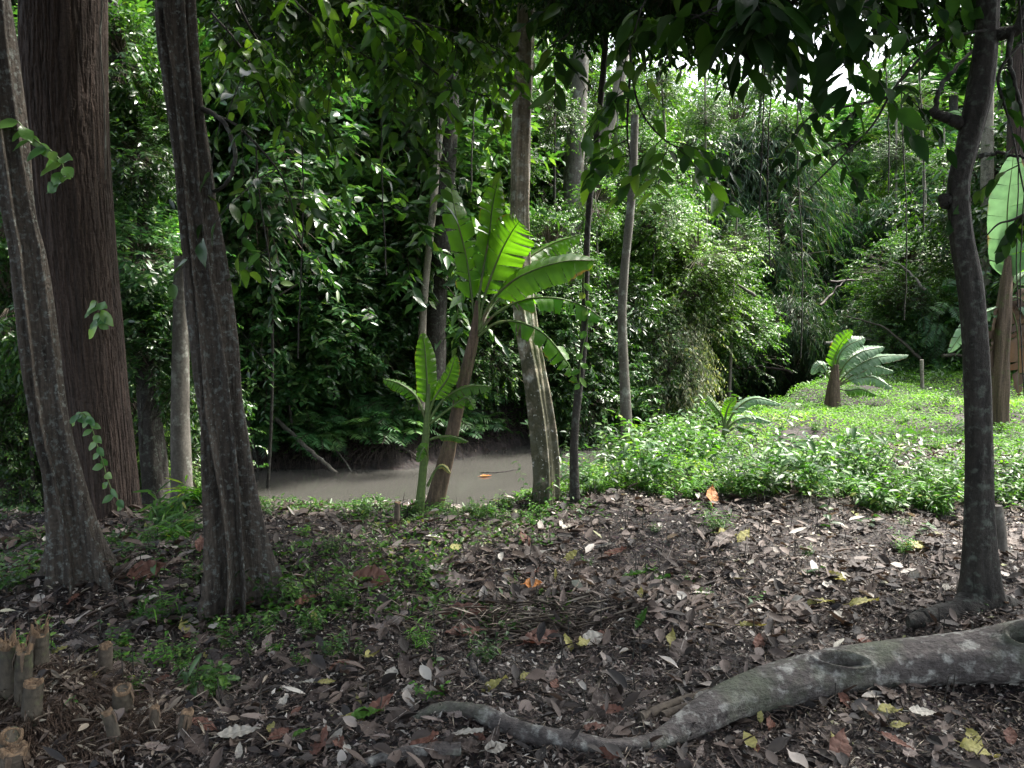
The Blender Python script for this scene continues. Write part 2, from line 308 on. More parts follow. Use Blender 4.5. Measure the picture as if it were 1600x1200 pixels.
def soil():
    m, n, N, Lk = newmat('dark_forest_soil'); tc = N.new('ShaderNodeTexCoord')
    def T(k, s, d=6): t = N.new(k); t.inputs['Scale'].default_value = s; Lk.new(tc.outputs['Object'], t.inputs[0]); (t.inputs['Detail'].__setattr__('default_value', d) if 'Detail' in t.inputs else None); return t
    a = T('ShaderNodeTexNoise', 14, 10); b = T('ShaderNodeTexVoronoi', 70); c = T('ShaderNodeTexNoise', 1.3, 4)
    r = ramp(N, [(.3, (.006, .005, .005)), (.55, (.018, .013, .012)), (.75, (.05, .038, .034))]); Lk.new(a.outputs[0], r.inputs[0])
    x = N.new('ShaderNodeMix'); x.data_type = 'RGBA'; x.blend_type = 'MULTIPLY'; x.inputs[0].default_value = .6; Lk.new(r.outputs[0], x.inputs[6]); Lk.new(b.outputs['Color'], x.inputs[7])
    y = N.new('ShaderNodeMix'); y.data_type = 'RGBA'; rr = ramp(N, [(.45, (0, 0, 0)), (.65, (.6, .6, .6))]); Lk.new(c.outputs[0], rr.inputs[0]); Lk.new(rr.outputs[0], y.inputs[0]); Lk.new(x.outputs[2], y.inputs[6]); y.inputs[7].default_value = (.03, .023, .02, 1)
    bm = N.new('ShaderNodeBump'); bm.inputs['Strength'].default_value = 1; bm.inputs['Distance'].default_value = .03; Lk.new(a.outputs[0], bm.inputs['Height'])
    p = N.new('ShaderNodeBsdfPrincipled'); p.inputs['Roughness'].default_value = .9; Lk.new(y.outputs[2], p.inputs['Base Color']); Lk.new(bm.outputs[0], p.inputs['Normal'])
    o = N.new('ShaderNodeOutputMaterial'); Lk.new(p.outputs[0], o.inputs[0]); return m
def watermat():
    m, n, N, Lk = newmat('murky_water'); tc = N.new('ShaderNodeTexCoord'); mp = N.new('ShaderNodeMapping'); mp.inputs['Scale'].default_value = (1, 1.6, 1); Lk.new(tc.outputs['Object'], mp.inputs[0])
    a = N.new('ShaderNodeTexNoise'); a.inputs['Scale'].default_value = 1.6; a.inputs['Detail'].default_value = 1; Lk.new(mp.outputs[0], a.inputs[0])
    bm = N.new('ShaderNodeBump'); bm.inputs['Strength'].default_value = .02; bm.inputs['Distance'].default_value = .008; Lk.new(a.outputs[0], bm.inputs['Height'])
    c = N.new('ShaderNodeTexNoise'); c.inputs['Scale'].default_value = .7; Lk.new(mp.outputs[0], c.inputs[0])
    r = ramp(N, [(.3, (.05, .049, .044)), (.7, (.06, .059, .053))]); Lk.new(c.outputs[0], r.inputs[0])
    p = N.new('ShaderNodeBsdfPrincipled'); p.inputs['Roughness'].default_value = .14; p.inputs['IOR'].default_value = 1.42; Lk.new(r.outputs[0], p.inputs['Base Color']); Lk.new(bm.outputs[0], p.inputs['Normal'])
    o = N.new('ShaderNodeOutputMaterial'); Lk.new(p.outputs[0], o.inputs[0]); return m

# ------------------------------------------------------------ ground and water
def axis(lo, hi, fine0, fine1, step, grow):
    a = list(np.arange(fine0, fine1, step)); s = step; x = fine1
    while x < hi: a.append(x); s *= grow; x += s
    a.append(hi); s = step; x = fine0; b = []
    while x > lo: s *= grow; x -= s; b.append(x)
    b.append(lo-1); return np.array(sorted(b)+a)
gx = axis(-140, 140, -5, 6, .045, 1.05); gy = axis(-40, 150, 1.6, 8.5, .04, 1.045)
X, Y = np.meshgrid(gx, gy); Z = H(X, Y)
fine = np.vectorize(lambda a, b: mnoise.noise(Vector((a*6, b*6, 0)))*.018+mnoise.noise(Vector((a*17, b*17, 3)))*.009)
msk = (np.abs(X) < 7) & (Y < 9.5) & (Y > 1.5); Z[msk] += fine(X[msk], Y[msk])
nx, ny = len(gx), len(gy); idx = np.arange(nx*ny).reshape(ny, nx)
q = np.stack([idx[:-1, :-1], idx[:-1, 1:], idx[1:, 1:], idx[1:, :-1]], -1).reshape(-1, 4)
struct('ground', mesh('ground', np.stack([X, Y, Z], -1).reshape(-1, 3), q, smooth=True, mats=(soil(),)))
wx, wy = np.meshgrid(np.linspace(-60, 30, 10), np.linspace(3, 90, 10)); wi = np.arange(100).reshape(10, 10)
struct('water', mesh('water', np.stack([wx, wy, wx*0-.9], -1).reshape(-1, 3), np.stack([wi[:-1, :-1], wi[:-1, 1:], wi[1:, 1:], wi[1:, :-1]], -1).reshape(-1, 4), mats=(watermat(),)))

# ------------------------------------------------------------ foliage clumps (shared meshes of unit radius)
def ball(n, r0=.35):
    v = nz(RNG.normal(size=(n, 3))); return v*(r0+(1-r0)*RNG.random((n, 1))**.5)
def clump(kind, seed, mat, ntw, per, L, Wd, tl, lod=0, hang=.4, flat=1.2):
    global RNG
    RNG = np.random.default_rng(seed)
    a = Acc(); o = ball(ntw*2)*(1+.55*RNG.random((ntw*2, 1))**4)
    k = RNG.normal(size=(5, 3))*3.2; ph = RNG.random(5)*6
    f = np.sin(o@k.T+ph).sum(1); o = o[np.argsort(-f)[:ntw]]*np.array((1, 1, .85))
    d = nz(nz(o)*.9+RNG.normal(size=(ntw, 3))*.55+np.array((0, 0, .15-hang*.6)))
    s = np.linspace(.15, 1, per)[None, :, None]
    tlr = tl*RNG.uniform(.6, 1.4, (ntw, 1, 1))
    pos = o[:, None]+d[:, None]*s*tlr-np.array((0, 0, 1))*s*s*tlr*hang
    td = nz(d[:, None]-np.array((0, 0, 2))*s*hang)
    side = nz(np.cross(td, np.array((0, 0, 1.))+RNG.normal(size=td.shape)*.1)); sg = np.where(np.arange(per) % 2, 1, -1)[None, :, None]
    if kind == 'bamboo': ld = td*.9+side*RNG.normal(size=pos.shape[:2]+(1,))*.7-np.array((0, 0, .35))
    else: ld = td*.55+side*sg*.85-np.array((0, 0, hang*.7))+RNG.normal(size=pos.shape)*.22
    n = np.array((0, 0, 1.))*flat+RNG.normal(size=pos.shape)*.5+nz(o)[:, None]*.35
    N = ntw*per
    leaves(a, pos.reshape(-1, 3), ld.reshape(-1, 3), n.reshape(-1, 3), L*RNG.uniform(.6, 1.3, N), Wd*RNG.uniform(.7, 1.25, N), RNG.random(N)**1.3, lod)
    # twigs: thin strips
    e = pos[:, -1]; w = side[:, 0]*.004
    v = np.stack([o-w, o+w, e], 1).reshape(-1, 3); a.add(v, None, np.arange(ntw*3).reshape(-1, 3), .3, 1)
    b = o*.35; w = w*2.2
    v = np.stack([b-w, b+w, o+w*.4, o-w*.4], 1).reshape(-1, 3); a.add(v, np.arange(ntw*4).reshape(-1, 4), None, .3, 1)
    return a.mesh('foliage_'+kind, (M[mat], M['twig']))
def pinn_clump(seed, mat, nf, L, nl=13):
    """drooping compound fronds"""
    global RNG; RNG = np.random.default_rng(seed); a = Acc(); o = ball(nf, .2)*np.array((.8, .8, .7))
    for i in range(nf):
        frond(a, o[i], nz(nz(o[i])+RNG.normal(size=3)*.4+np.array((0, 0, .1))), L*RNG.uniform(.7, 1.2), nl, .34*L, RNG.random())
    return a.mesh('foliage_pinnate', (M[mat], M['twig']))
def frond(a, o, d, L, nl, ll, r, lod=0, arch=.5, up=(0, 0, 1.), w=.2):
    s = np.linspace(0, 1, nl)[:, None]; c = o+d*s*L-np.array((0, 0, 1))*s*s*L*arch
    td = nz(d-np.array((0, 0, 2))*s*arch); side = nz(np.cross(td, np.asarray(up)+RNG.normal(size=3)*.15)); nn = np.cross(side, td)
    tube(a, c[::3] if nl > 6 else c, np.full(len(c[::3] if nl > 6 else c), .004), 3, 1, cap=False)
    k = slice(2, None); prof = np.sin(np.pi*np.clip(.12+.88*s[k, 0], 0, 1))**.6*ll
    for sg in (-1, 1):
        m = len(c[k]); leaves(a, c[k], td[k]*.5+sg*side[k]*.85+RNG.normal(size=(m, 3))*.07-np.array((0, 0, .12)), nn[k]+RNG.normal(size=(m, 3))*.15, prof*RNG.uniform(.85, 1.1, m), prof*w, np.clip(r+RNG.normal(size=m)*.1, 0, 1), lod)
CL = {}
def variants(k, fn, n=3): CL[k] = [fn(s) for s in range(n)]
variants('broad', lambda s: clump('broad', 10+s, 'broad', 230, 10, .15, .062, .38, 1, .2))
variants('broadfar', lambda s: clump('broadfar', 20+s, 'broad', 330, 10, .14, .06, .34, 0, .2))
variants('small', lambda s: clump('small', 30+s, 'small', 500, 11, .078, .04, .3, 0, .28))
variants('bright', lambda s: clump('bright', 40+s, 'bright', 420, 10, .085, .042, .28, 0, .4))
variants('pale', lambda s: clump('pale', 50+s, 'pale', 420, 11, .085, .032, .34, 0, .7), 2)
variants('bamboo', lambda s: clump('bamboo', 60+s, 'bamboo', 700, 7, .2, .022, .35, 0, .6, .8))
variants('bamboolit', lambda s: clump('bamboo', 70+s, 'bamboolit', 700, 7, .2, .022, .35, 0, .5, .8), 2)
variants('dark', lambda s: clump('dark', 80+s, 'dark', 260, 9, .15, .064, .36, 1, .35))
variants('canopy', lambda s: clump('canopy', 85+s, 'canopy', 230, 9, .15, .064, .4, 1, .35))
variants('gloss', lambda s: clump('broad', 110+s, 'gloss', 210, 9, .17, .075, .42, 1, .12))
variants('pinnate', lambda s: pinn_clump(90+s, 'fern', 85, .75))
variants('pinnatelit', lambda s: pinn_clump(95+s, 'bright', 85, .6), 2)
RNG = np.random.default_rng(5)
def put(kind, p, s, parent=None, name='foliage', squash=(1, 1, 1)):
    o = link(name, random.choice(CL[kind]), parent)
    base = np.array(parent.location) if parent else 0
    o.location = tuple(float(v) for v in (np.asarray(p, float)-base)); k = s*random.uniform(.85, 1.15)
    o.scale = (k*squash[0]*random.uniform(.8, 1.25), k*squash[1], k*squash[2]*random.uniform(.8, 1.4)); o.rotation_euler = (random.uniform(-.35, .35), random.uniform(-.35, .35), random.uniform(0, 6.28))
    return o

# ------------------------------------------------------------ trunks
def path_px(rows, D, n=80):
    """rows (px, py, width px[, extra depth]) -> centre line, radii"""
    pts = []
    for r in rows:
        dd = D+(r[3] if len(r) > 3 else 0); pts.append((*P(r[0], r[1], dd), r[2]*dd/F/2))
    s = spline(pts, n); return s[:, :3], np.maximum(s[:, 3], .002)
def extend_up(rows, top=-700, taper=.75):
    (x0, y0, w0), (x1, y1, w1) = rows[0][:3], rows[1][:3]
    k = (x0-x1)/(y0-y1); return [(x0+k*.6*(top-y0), top, w0*taper)]+list(rows)
def simple_trunk(name, root, rows, D, mat, seg=20, n=70, wav=.06, part='trunk'):
    c, r = path_px(rows, D, n); a = Acc(); ph = random.random()*9
    def prof(th, k):
        u = np.stack([np.cos(th), np.sin(th)], -1); z = c[k][2]
        return r[k]*(1+wav*np.sin(2*th+z*1.3+ph)+wav*.6*np.sin(5*th-z*2.1+ph)+wav*.35*np.sin(9*th+z*5+ph)+wav*.3*math.sin(z*9+ph))
    tube(a, c, r, seg, prof=prof); return link(part, a.mesh(part, (M[mat],), True, root.location), root), c
def sink(p, d=.06): p = np.array(p, float); p[2] -= d; return p

def fluted(root, rows, D, mat, lobes, seg=150, n=230, core=.62, vert_noise=.012):
    """trunk of fused columns: lobes = [(angle, width top, width base, amp top, amp base, twist)], t=0 top .. 1 base"""
    c, r = path_px(rows, D, n); a = Acc(); z0, z1 = c[0][2], c[-1][2]
    def prof(th, k):
        t = (z0-c[k][2])/(z0-z1); z = c[k][2]; fl = max(0, (t-.72)/.28); rr = np.full(th.shape, r[k]*core*(1-.3*fl)); acc = np.exp(rr/r[k]*34)
        for i, (an, wt, wb, at, ab, tw) in enumerate(lobes):
            ang = an+tw*(1-t)*2.2+.12*math.sin(z*3.1+i*2)
            d = (th-ang+math.pi) % (2*math.pi)-math.pi; w = wt*.72+(wb-wt*.72)*fl
            am = (at+(ab-at)*fl**1.8)*(1+.07*math.sin(z*5+i*1.7))
            acc = acc+np.exp(np.minimum(am*np.exp(-(np.abs(d)/w)**(2.2-.9*fl))*34, 80))
        out = np.log(acc)/34*r[k]
        out = out*(1+.03*np.array([mnoise.noise(Vector((math.cos(q_)*3.5, math.sin(q_)*3.5, z*4))) for q_ in th]))
        return out*(1+vert_noise*np.sin(th*13+z*2)+vert_noise*np.sin(th*23-z*7)+vert_noise*.8*np.sin(th*3+z*11))
    tube(a, c, r, seg, prof=prof)
    v = np.concatenate(a.v)
    return link('trunk', a.mesh('trunk', (M[mat],), True, root.location), root), c

def fissured(root, rows, D, mat, seg=360, n=420):
    c, r = path_px(rows, D, n); a = Acc(); z0, z1 = c[0][2], c[-1][2]
    th0 = np.linspace(0, 2*math.pi, seg, endpoint=False)
    def prof(th, k):
        z = c[k][2]; t = (z0-z)/(z0-z1)
        out = np.empty(seg)
        for j in range(seg):
            x, y = math.cos(th[j]), math.sin(th[j])
            f = mnoise.noise(Vector((x*8.5, y*8.5, z*1.5)))+.6*mnoise.noise(Vector((x*19, y*19, z*5)))+.35*mnoise.noise(Vector((x*30, y*30, z*16)))
            out[j] = abs(f)
        return r[k]*(1-.0*t+.035*np.minimum(out*3, 1)+.05*np.sin(3*th+z*.4)+(.10*np.sin(5*th+1)*max(0, (t-.8)/.2)))
    tube(a, c, r, seg, prof=prof); return link('trunk', a.mesh('trunk', (M[mat],), True, root.location), root), c

def limb(root, pts, r0, r1, mat='darkbark', part='branch', n=24, seg=7):
    """pts rows (px,py,D)"""
    p = spline([tuple(P(*q)) for q in pts], n); p = p+RNG.normal(size=p.shape)*min(r0*.25, .003)
    a = Acc(); tube(a, p, np.linspace(r0, r1, n), seg); return link(part, a.mesh(part, (M[mat],), True, root.location), root), p
def spray(root, pts, mat='canopy', L=.13, Wd=.055, dens=26, side_len=.45, r0=.008, lod=2, br='darkbark', hang=.45, part='branch', r1=.003, sub=3):
    """a leafy branch: tube plus side twigs as the branch, leaves as its sub-part"""
    p = spline([tuple(P(*q)) for q in pts], 30); a = Acc(); tube(a, p, np.linspace(r0, r1, 30), 6); lf = Acc()
    t = nz(np.gradient(p, axis=0)); Ltot = np.linalg.norm(np.diff(p, axis=0), axis=1).sum(); nt_ = max(3, int(Ltot*dens/sub))
    for i in range(nt_):
        s = random.uniform(.12, 1); k = min(29, int(s*29)); d = nz(t[k]*.5+RNG.normal(size=3)*np.array((1, 1, .45))+np.array((0, 0, -.1)))
        l = side_len*random.uniform(.5, 1.3); u = np.linspace(0, 1, 7)[:, None]; q = p[k]+d*u*l-np.array((0, 0, 1))*u*u*l*hang
        tube(a, q, np.linspace(.0035, .0015, 7), 3, cap=False); m = random.randint(6, 10); u = np.linspace(.18, 1, m)[:, None]
        pos = p[k]+d*u*l-np.array((0, 0, 1))*u*u*l*hang; td = nz(d-np.array((0, 0, 2))*u*hang); sd_ = nz(np.cross(td, (0, 0, 1.)))*np.where(np.arange(m) % 2, 1, -1)[:, None]
        leaves(lf, pos, td*.6+sd_*.8-np.array((0, 0, .3))+RNG.normal(size=(m, 3))*.2, np.array((0, 0, 1.))+RNG.normal(size=(m, 3))*.4, L*RNG.uniform(.6, 1.25, m), Wd*RNG.uniform(.75, 1.2, m), RNG.random(m), lod, fold=.3, droop=.2)
    b = link(part, a.mesh(part, (M[br],), True, root.location), root)
    link('leaves', lf.mesh('leaves', (M[mat],), False, root.location), b); return b

# ---- foremost left tree
b = G(120, 905)
D1 = b[1]
t1 = thing('buttressed_tree', 'smooth grey fluted tree at the left edge, in front of the big red-brown trunk', 'tree', b)
fluted(t1, extend_up([(-22, -20, 64), (10, 200, 58), (29, 333, 50), (42, 400, 52), (60, 533, 56), (80, 667, 60), (94, 733, 62), (106, 800, 66), (115, 850, 76), (122, 905, 106), (122, 935, 126)]), D1, 'flut',
       [(-1.5, .28, .13, 1.02, 1.5, .05), (-2.35, .5, .2, .95, .85, .02), (2.95, .2, .09, 1.0, 1.15, .06), (1.95, .42, .12, 1.0, 1.6, -.04), (.7, .6, .25, 1, 1.25, 0), (-.5, .5, .2, 1, 1.2, 0)], core=.6)
# ---- big red brown trunk
b = G(165, 800); D2 = b[1]
t2 = thing('giant_tree', 'thick red-brown trunk with finely fissured bark behind the left tree', 'tree', b)
fissured(t2, extend_up([(103, -20, 112), (106, 200, 113), (122, 400, 108), (133, 500, 104), (145, 600, 98), (157, 700, 96), (164, 790, 100), (166, 830, 112)], taper=.95), D2, 'redbark')
vine, _ = limb(t2, [(160, 0, D2-.2), (157, 70, D2-.22), (163, 150, D2-.2), (165, 280, D2-.2)], .006, .005, 'greybark', 'vine')
# ---- middle-left fluted tree
b = G(372, 945); D3 = b[1]
t3 = thing('fluted_tree', 'tall fluted grey tree with spreading buttresses left of the creek view', 'tree', b)
fluted(t3, extend_up([(274, -20, 60), (285, 120, 58), (300, 250, 62), (318, 400, 70), (333, 520, 72), (346, 640, 76), (360, 760, 80), (367, 840, 86), (372, 900, 104), (372, 950, 126), (372, 975, 134)]), D3, 'flut',
       [(1.6, .42, .12, 1.0, 1.6, .06), (2.5, .28, .11, .93, .9, -.05), (3.2, .2, .085, 1.05, 1.15, .09), (-2.5, .36, .12, .98, 1.45, -.04), (-1.6, .36, .15, 1, 1.05, .05), (-.5, .5, .2, 1, 1.2, 0), (.6, .5, .2, 1, 1.2, 0)], core=.5)
limb(t3, [(310, 165, D3), (345, 185, D3-.1), (362, 215, D3-.15), (365, 260, D3-.15), (350, 290, D3-.1), (330, 300, D3)], .012, .008)
spray(t3, [(312, 172, D3), (360, 190, D3-.1), (390, 215, D3-.1), (430, 260, D3), (450, 300, D3+.1), (470, 380, D3+.2)], 'broad', .12, .05, 20, .5)
spray(t3, [(400, 230, D3), (405, 300, D3), (420, 400, D3), (425, 440, D3)], 'broad', .11, .045, 12, .3, .004)
# ---- pale centre tree
D4 = 5.75; b = P(852, 795, D4); b[2] = Hs(b[0], D4)
t4 = thing('pale_tree', 'tall pale speckled tree with twisted fluted foot beside the creek and the main banana', 'tree', b)
fluted(t4, extend_up([(822, -20, 28), (816, 200, 31), (812, 400, 34), (822, 500, 36), (834, 580, 40), (846, 660, 42), (853, 730, 42), (853, 790, 48), (853, 830, 56)]), D4, 'flutmoss',
       [(-2.2, .6, .4, 1, 1.1, .9), (-1.2, .5, .25, .98, 1.1, .9), (0, .6, .4, 1, 1.15, .9), (1.4, .7, .4, 1, 1.1, .9), (2.8, .6, .4, 1, 1.1, .9)], seg=80, core=.85)
# ---- right hand dark tree
b = G(1535, 945); D5 = b[1]
t5 = thing('dark_tree', 'slender dark tree with a stubbed branch and knots beside the big root', 'tree', b)
simple_trunk('t', t5, extend_up([(1544, -20, 32), (1541, 60, 34), (1531, 140, 37), (1511, 230, 33), (1498, 290, 33), (1503, 370, 34), (1517, 450, 37), (1526, 560, 37), (1530, 700, 38), (1530, 800, 40), (1531, 870, 48), (1532, 925, 64), (1532, 975, 92)]), D5, 'darkbark', 48, 240, .07)
limb(t5, [(1515, 200, D5), (1495, 190, D5), (1470, 182, D5), (1455, 172, D5)], .03, .02)
limb(t5, [(1460, 178, D5), (1468, 140, D5), (1490, 110, D5), (1530, 70, D5+.1)], .013, .008)
limb(t5, [(1505, 315, D5), (1482, 318, D5), (1474, 308, D5)], .04, .028, part='knot')
limb(t5, [(1530, 945, D5-.03), (1490, 962, D5-.1), (1445, 968, D5-.15), (1420, 972, D5-.2)], .09, .03, part='root')
limb(t5, [(1540, 945, D5), (1580, 950, D5), (1640, 985, D5+.1)], .08, .03, part='root')
limb(t5, [(1540, 60, D5), (1600, 40, D5-.1), (1660, -20, D5-.2)], .03, .02)
limb(t5, [(1530, 245, D5), (1560, 240, D5), (1620, 250, D5-.1)], .012, .005)
b5 = G(1562, 868)
o = thing('broken_stump', 'thin broken grey stub standing right behind the slender dark tree', 'stump', b5)
simple_trunk('s', o, [(1560, 790, 10), (1562, 830, 18), (1563, 875, 22)], b5[1], 'greybark', 12, 14, .12)
# ---- thin trees
def thin(name, label, rows, D, mat, clumps=(), seg=14, n=60, wav=.06, cat='tree'):
    rx, ry = rows[-1][0], rows[-1][1]; b = P(rx, ry, D); b[2] = min(Hs(b[0], D), b[2]+.05)
    r = thing(name, label, cat, b); simple_trunk('t', r, rows, D, mat, seg, n, wav)
    for (px, py, dd, s, kind) in clumps: put(kind, P(px, py, D+dd), s, r, 'crown')
    return r
thin('sapling', 'thin dark sapling rising from the green bank right of the pale tree', [(952, -150, 9), (946, 60, 9), (936, 180, 10), (920, 330, 10), (915, 450, 11), (912, 540, 12), (903, 620, 13), (897, 700, 13), (899, 797, 17), (900, 812, 20)], 5.6, 'darkbark')
thin('grey_tree', 'slim straight grey tree standing in the herbs left of the lawn', [(992, 180, 11), (987, 300, 13), (976, 420, 14), (972, 500, 15), (976, 600, 16), (979, 672, 18), (979, 690, 22)], 9.4, 'greybark')
thin('white_stemmed_tree', 'thin whitish stem beyond the creek, left of the main banana', [(694, 150, 9), (686, 220, 10), (676, 330, 11), (665, 440, 12), (660, 520, 13), (660, 640, 14)], 11.0, 'palebark')
thin('shaded_tree', 'dark trunk beyond the creek just right of the thin whitish stem', [(705, 60, 30), (700, 200, 30), (690, 330, 32), (682, 470, 34), (678, 620, 38)], 11.4, 'darkbark')
thin('straight_grey_tree', 'straight grey trunk deep in the forest right of the pale speckled tree', [(918, -200, 22), (910, 40, 24), (902, 180, 27), (894, 320, 30), (890, 450, 32), (888, 640, 34)], 15.5, 'greybark')
thin('leaning_tree', 'pale leaning trunk in the forest behind the thin dark sapling', [(985, 20, 14), (964, 150, 17), (945, 215, 18), (922, 262, 20), (908, 330, 22), (900, 640, 24)], 16.2, 'palebark')
thin('mossy_tree', 'short mossy trunk wrapped in vines behind the big red-brown trunk', [(164, -150, 14), (182, 60, 15), (204, 200, 16), (224, 330, 19), (226, 450, 28), (228, 560, 32), (236, 660, 36), (244, 760, 40), (244, 785, 46)], 7.0, 'darkbark', wav=.1, seg=28)
thin('ringed_tree', 'small grey ringed trunk between the mossy trunk and the fluted tree', [(283, 400, 22), (282, 560, 26), (282, 660, 29), (284, 740, 31), (285, 785, 36)], 6.5, 'greybark', wav=.05)
thin('far_trunk', 'dark palm trunk in the bamboo beyond the lawn', [(1322, 200, 18), (1325, 300, 22), (1330, 420, 26), (1332, 520, 28)], 26, 'darkbark')
thin('grey_far_trunk', 'short grey trunk deep in the forest right of the dark palm trunk', [(1366, 250, 20), (1363, 400, 22), (1362, 520, 24)], 30, 'greybark')
thin('reddish_far_trunk', 'reddish trunk at the right edge above the big banana', [(1596, -60, 20), (1592, 120, 22), (1586, 260, 24), (1584, 500, 26)], 14, 'redbark')
thin('pale_far_trunk', 'pale trunk showing right of the slender dark tree', [(1546, 0, 14), (1543, 200, 16), (1540, 500, 18)], 15, 'palebark')

# ------------------------------------------------------------ background vegetation
def column(name, label, group, px, D, ytop, ybot, wpx, kind, s, n, trunk=None, mat='darkbark', cat='tree', jd=.8, part='crown'):
    if ytop > 0: ytop = min(ytop+s*F/D*.75, ybot-10)
    p = P(px, 460, D); b = np.array((p[0], D, Hs(p[0], D))); r = thing(name, label, cat, b, group)
    rt = trunk if trunk else .03+.02*s; ptop = P(px+random.uniform(-15, 15), ytop, D)
    top = max(ptop[2]-s*.3, b[2]+.4); a = Acc(); c = spline([sink(b, .1), (b[0]+random.uniform(-.2, .2), D, b[2]*.6+top*.4), (ptop[0], D, top)], 14)
    tube(a, c, np.linspace(rt, rt*.45, 14), 8)
    for i in range(3):                                               # limbs into the crown
        k = 6+i*2; e = c[k]+np.array((random.uniform(-1, 1), random.uniform(-.6, .6), random.uniform(.3, 1)))*s*1.1
        tube(a, spline([c[k], (c[k]+e)/2+RNG.normal(size=3)*.08, e], 6), np.linspace(rt*.5, rt*.15, 6), 5)
    link('trunk' if cat == 'tree' else 'stem', a.mesh('trunk', (M[mat],), True, b), r)
    for i in range(n):
        f = (i+.5)/n; py = ytop+(ybot-ytop)*f
        q_ = P(px+random.uniform(-.5, .5)*wpx, py+random.uniform(-12, 12), D+random.uniform(-jd, jd))
        q_[2] = max(q_[2], Hs(q_[0], q_[1])+s*.35)
        put(kind, q_, s, r, part)
    return r
def jit(v, k): return v+random.uniform(-k, k)
# far wall of tall trees, closes the view
lab_far = 'tall hazy tree at the far back of the forest'
for D, y0, n_, sc_ in ((48, 40, 26, 4.4), (36, 110, 24, 3.4)):
    for i in range(n_):
        px = -150+(1900/(n_-1))*i; yt = y0
        if 830 < px < 1270: yt = 200 if D == 48 else 220
        if 1270 < px < 1520: yt = 150 if D == 48 else 190
        if px < 800: yt = -160
        if px > 1500: yt = 30
        column('forest_tree', lab_far, 'tall trees closing the forest far behind', jit(px, 20), jit(D, 2), jit(yt, 30), 470, 60, random.choice(['small', 'bamboo', 'broadfar', 'small']), sc_, 5 if px > 800 else 6, .3, 'greybark', jd=2)
# left forest beyond the creek
lab = {'L': 'leafy tree of the dense dark forest beyond the creek, left of the main banana',
       'C': 'leafy tree of the dense forest between the main banana and the slim grey tree',
       'R': 'tree of the tall thicket behind the bamboo beyond the lawn'}
for D, dx in ((22, 0), (17.5, 35), (14, 0)):
    for i in range(9):
        px = -60+i*88+dx
        column('forest_tree', lab['L'], 'dense forest trees beyond the creek', jit(px, 18), jit(D, .6), -160, 560, 90, random.choice(['small', 'small', 'broadfar', 'pinnate'] if D > 15 else ['small', 'broadfar', 'broadfar']), 1.75 if D > 20 else 1.45, 8 if D > 15 else 9, .12)
for D, dx, kinds, yt in ((24, 0, ['small', 'bright'], 70), (18.5, 20, ['small', 'small', 'bright', 'broadfar'], 130)):
    for i in range(5):
        px = 725+i*62+dx
        column('forest_tree', lab['C'], 'forest trees behind the pale speckled tree', jit(px, 10), jit(D, .6), jit(yt, 50), 600, 60, random.choice(kinds), 1.45, 6, .1)
# shrubs of the far bank (left to centre)
for i in range(12):
    px = 330+i*44; k = 'broadfar' if i < 6 else 'small'
    column('bank_shrub', f"{'broad' if i < 6 else 'small'}-leaved far bank shrub "+['just right of the fluted tree', 'behind the long slanting branch', 'above the level pale branch, left part', 'over the middle of the fern bank', 'over the right half of the fern bank', 'left of the white stem', 'right behind the white stem', 'right behind the leaning banana stem', 'between the leaning banana and the pale speckled tree', 'hidden mostly by the pale speckled tree', 'between the pale speckled tree and the thin sapling', 'right behind the thin dark sapling'][i], 'shrubs on the far creek bank',
           jit(px, 10), jit(11.9+.12*i, .2), jit(330, 40), 590 if i < 7 else 600, 50, k, .72, 5, .03, cat='shrub', jd=.4, part='foliage')
for (px, D, yt, yb, k, s, n, lb) in [
    (1040, 15.5, 300, 470, 'bright', .85, 4, 'bright yellow-green shrub catching the light right of the slim grey tree'),
    (1075, 15.0, 340, 520, 'bright', .8, 3, 'sunlit shrub spilling down beside the brightest yellow-green shrub'),
    (1050, 14.6, 470, 600, 'pale', .8, 4, 'shrub hung with pale withered leaves above the creek bend'),
    (1010, 14.2, 440, 610, 'small', .7, 4, 'dark shrub between the slim grey tree and the pale withered shrub'),
    (950, 13.4, 400, 640, 'broadfar', .62, 5, 'vine-leaved shrub right behind the thin dark sapling'),
    (905, 12.8, 420, 640, 'broadfar', .6, 5, 'leafy shrub seen between the pale speckled tree and the thin sapling'),
    (870, 13.2, 330, 620, 'small', .6, 5, 'shrub close behind the upper trunk of the pale speckled tree'),
    (1005, 15.8, 200, 360, 'small', .9, 3, 'dark green tree crown above the brightest yellow-green shrub'),
    (1120, 16.4, 380, 560, 'small', .85, 4, 'dim shrub where the bamboo meets the creek bend')]:
    column('shrub', lb, None, px, D, yt, yb, 40, k, s, n, .03, cat='shrub', jd=.4, part='foliage')
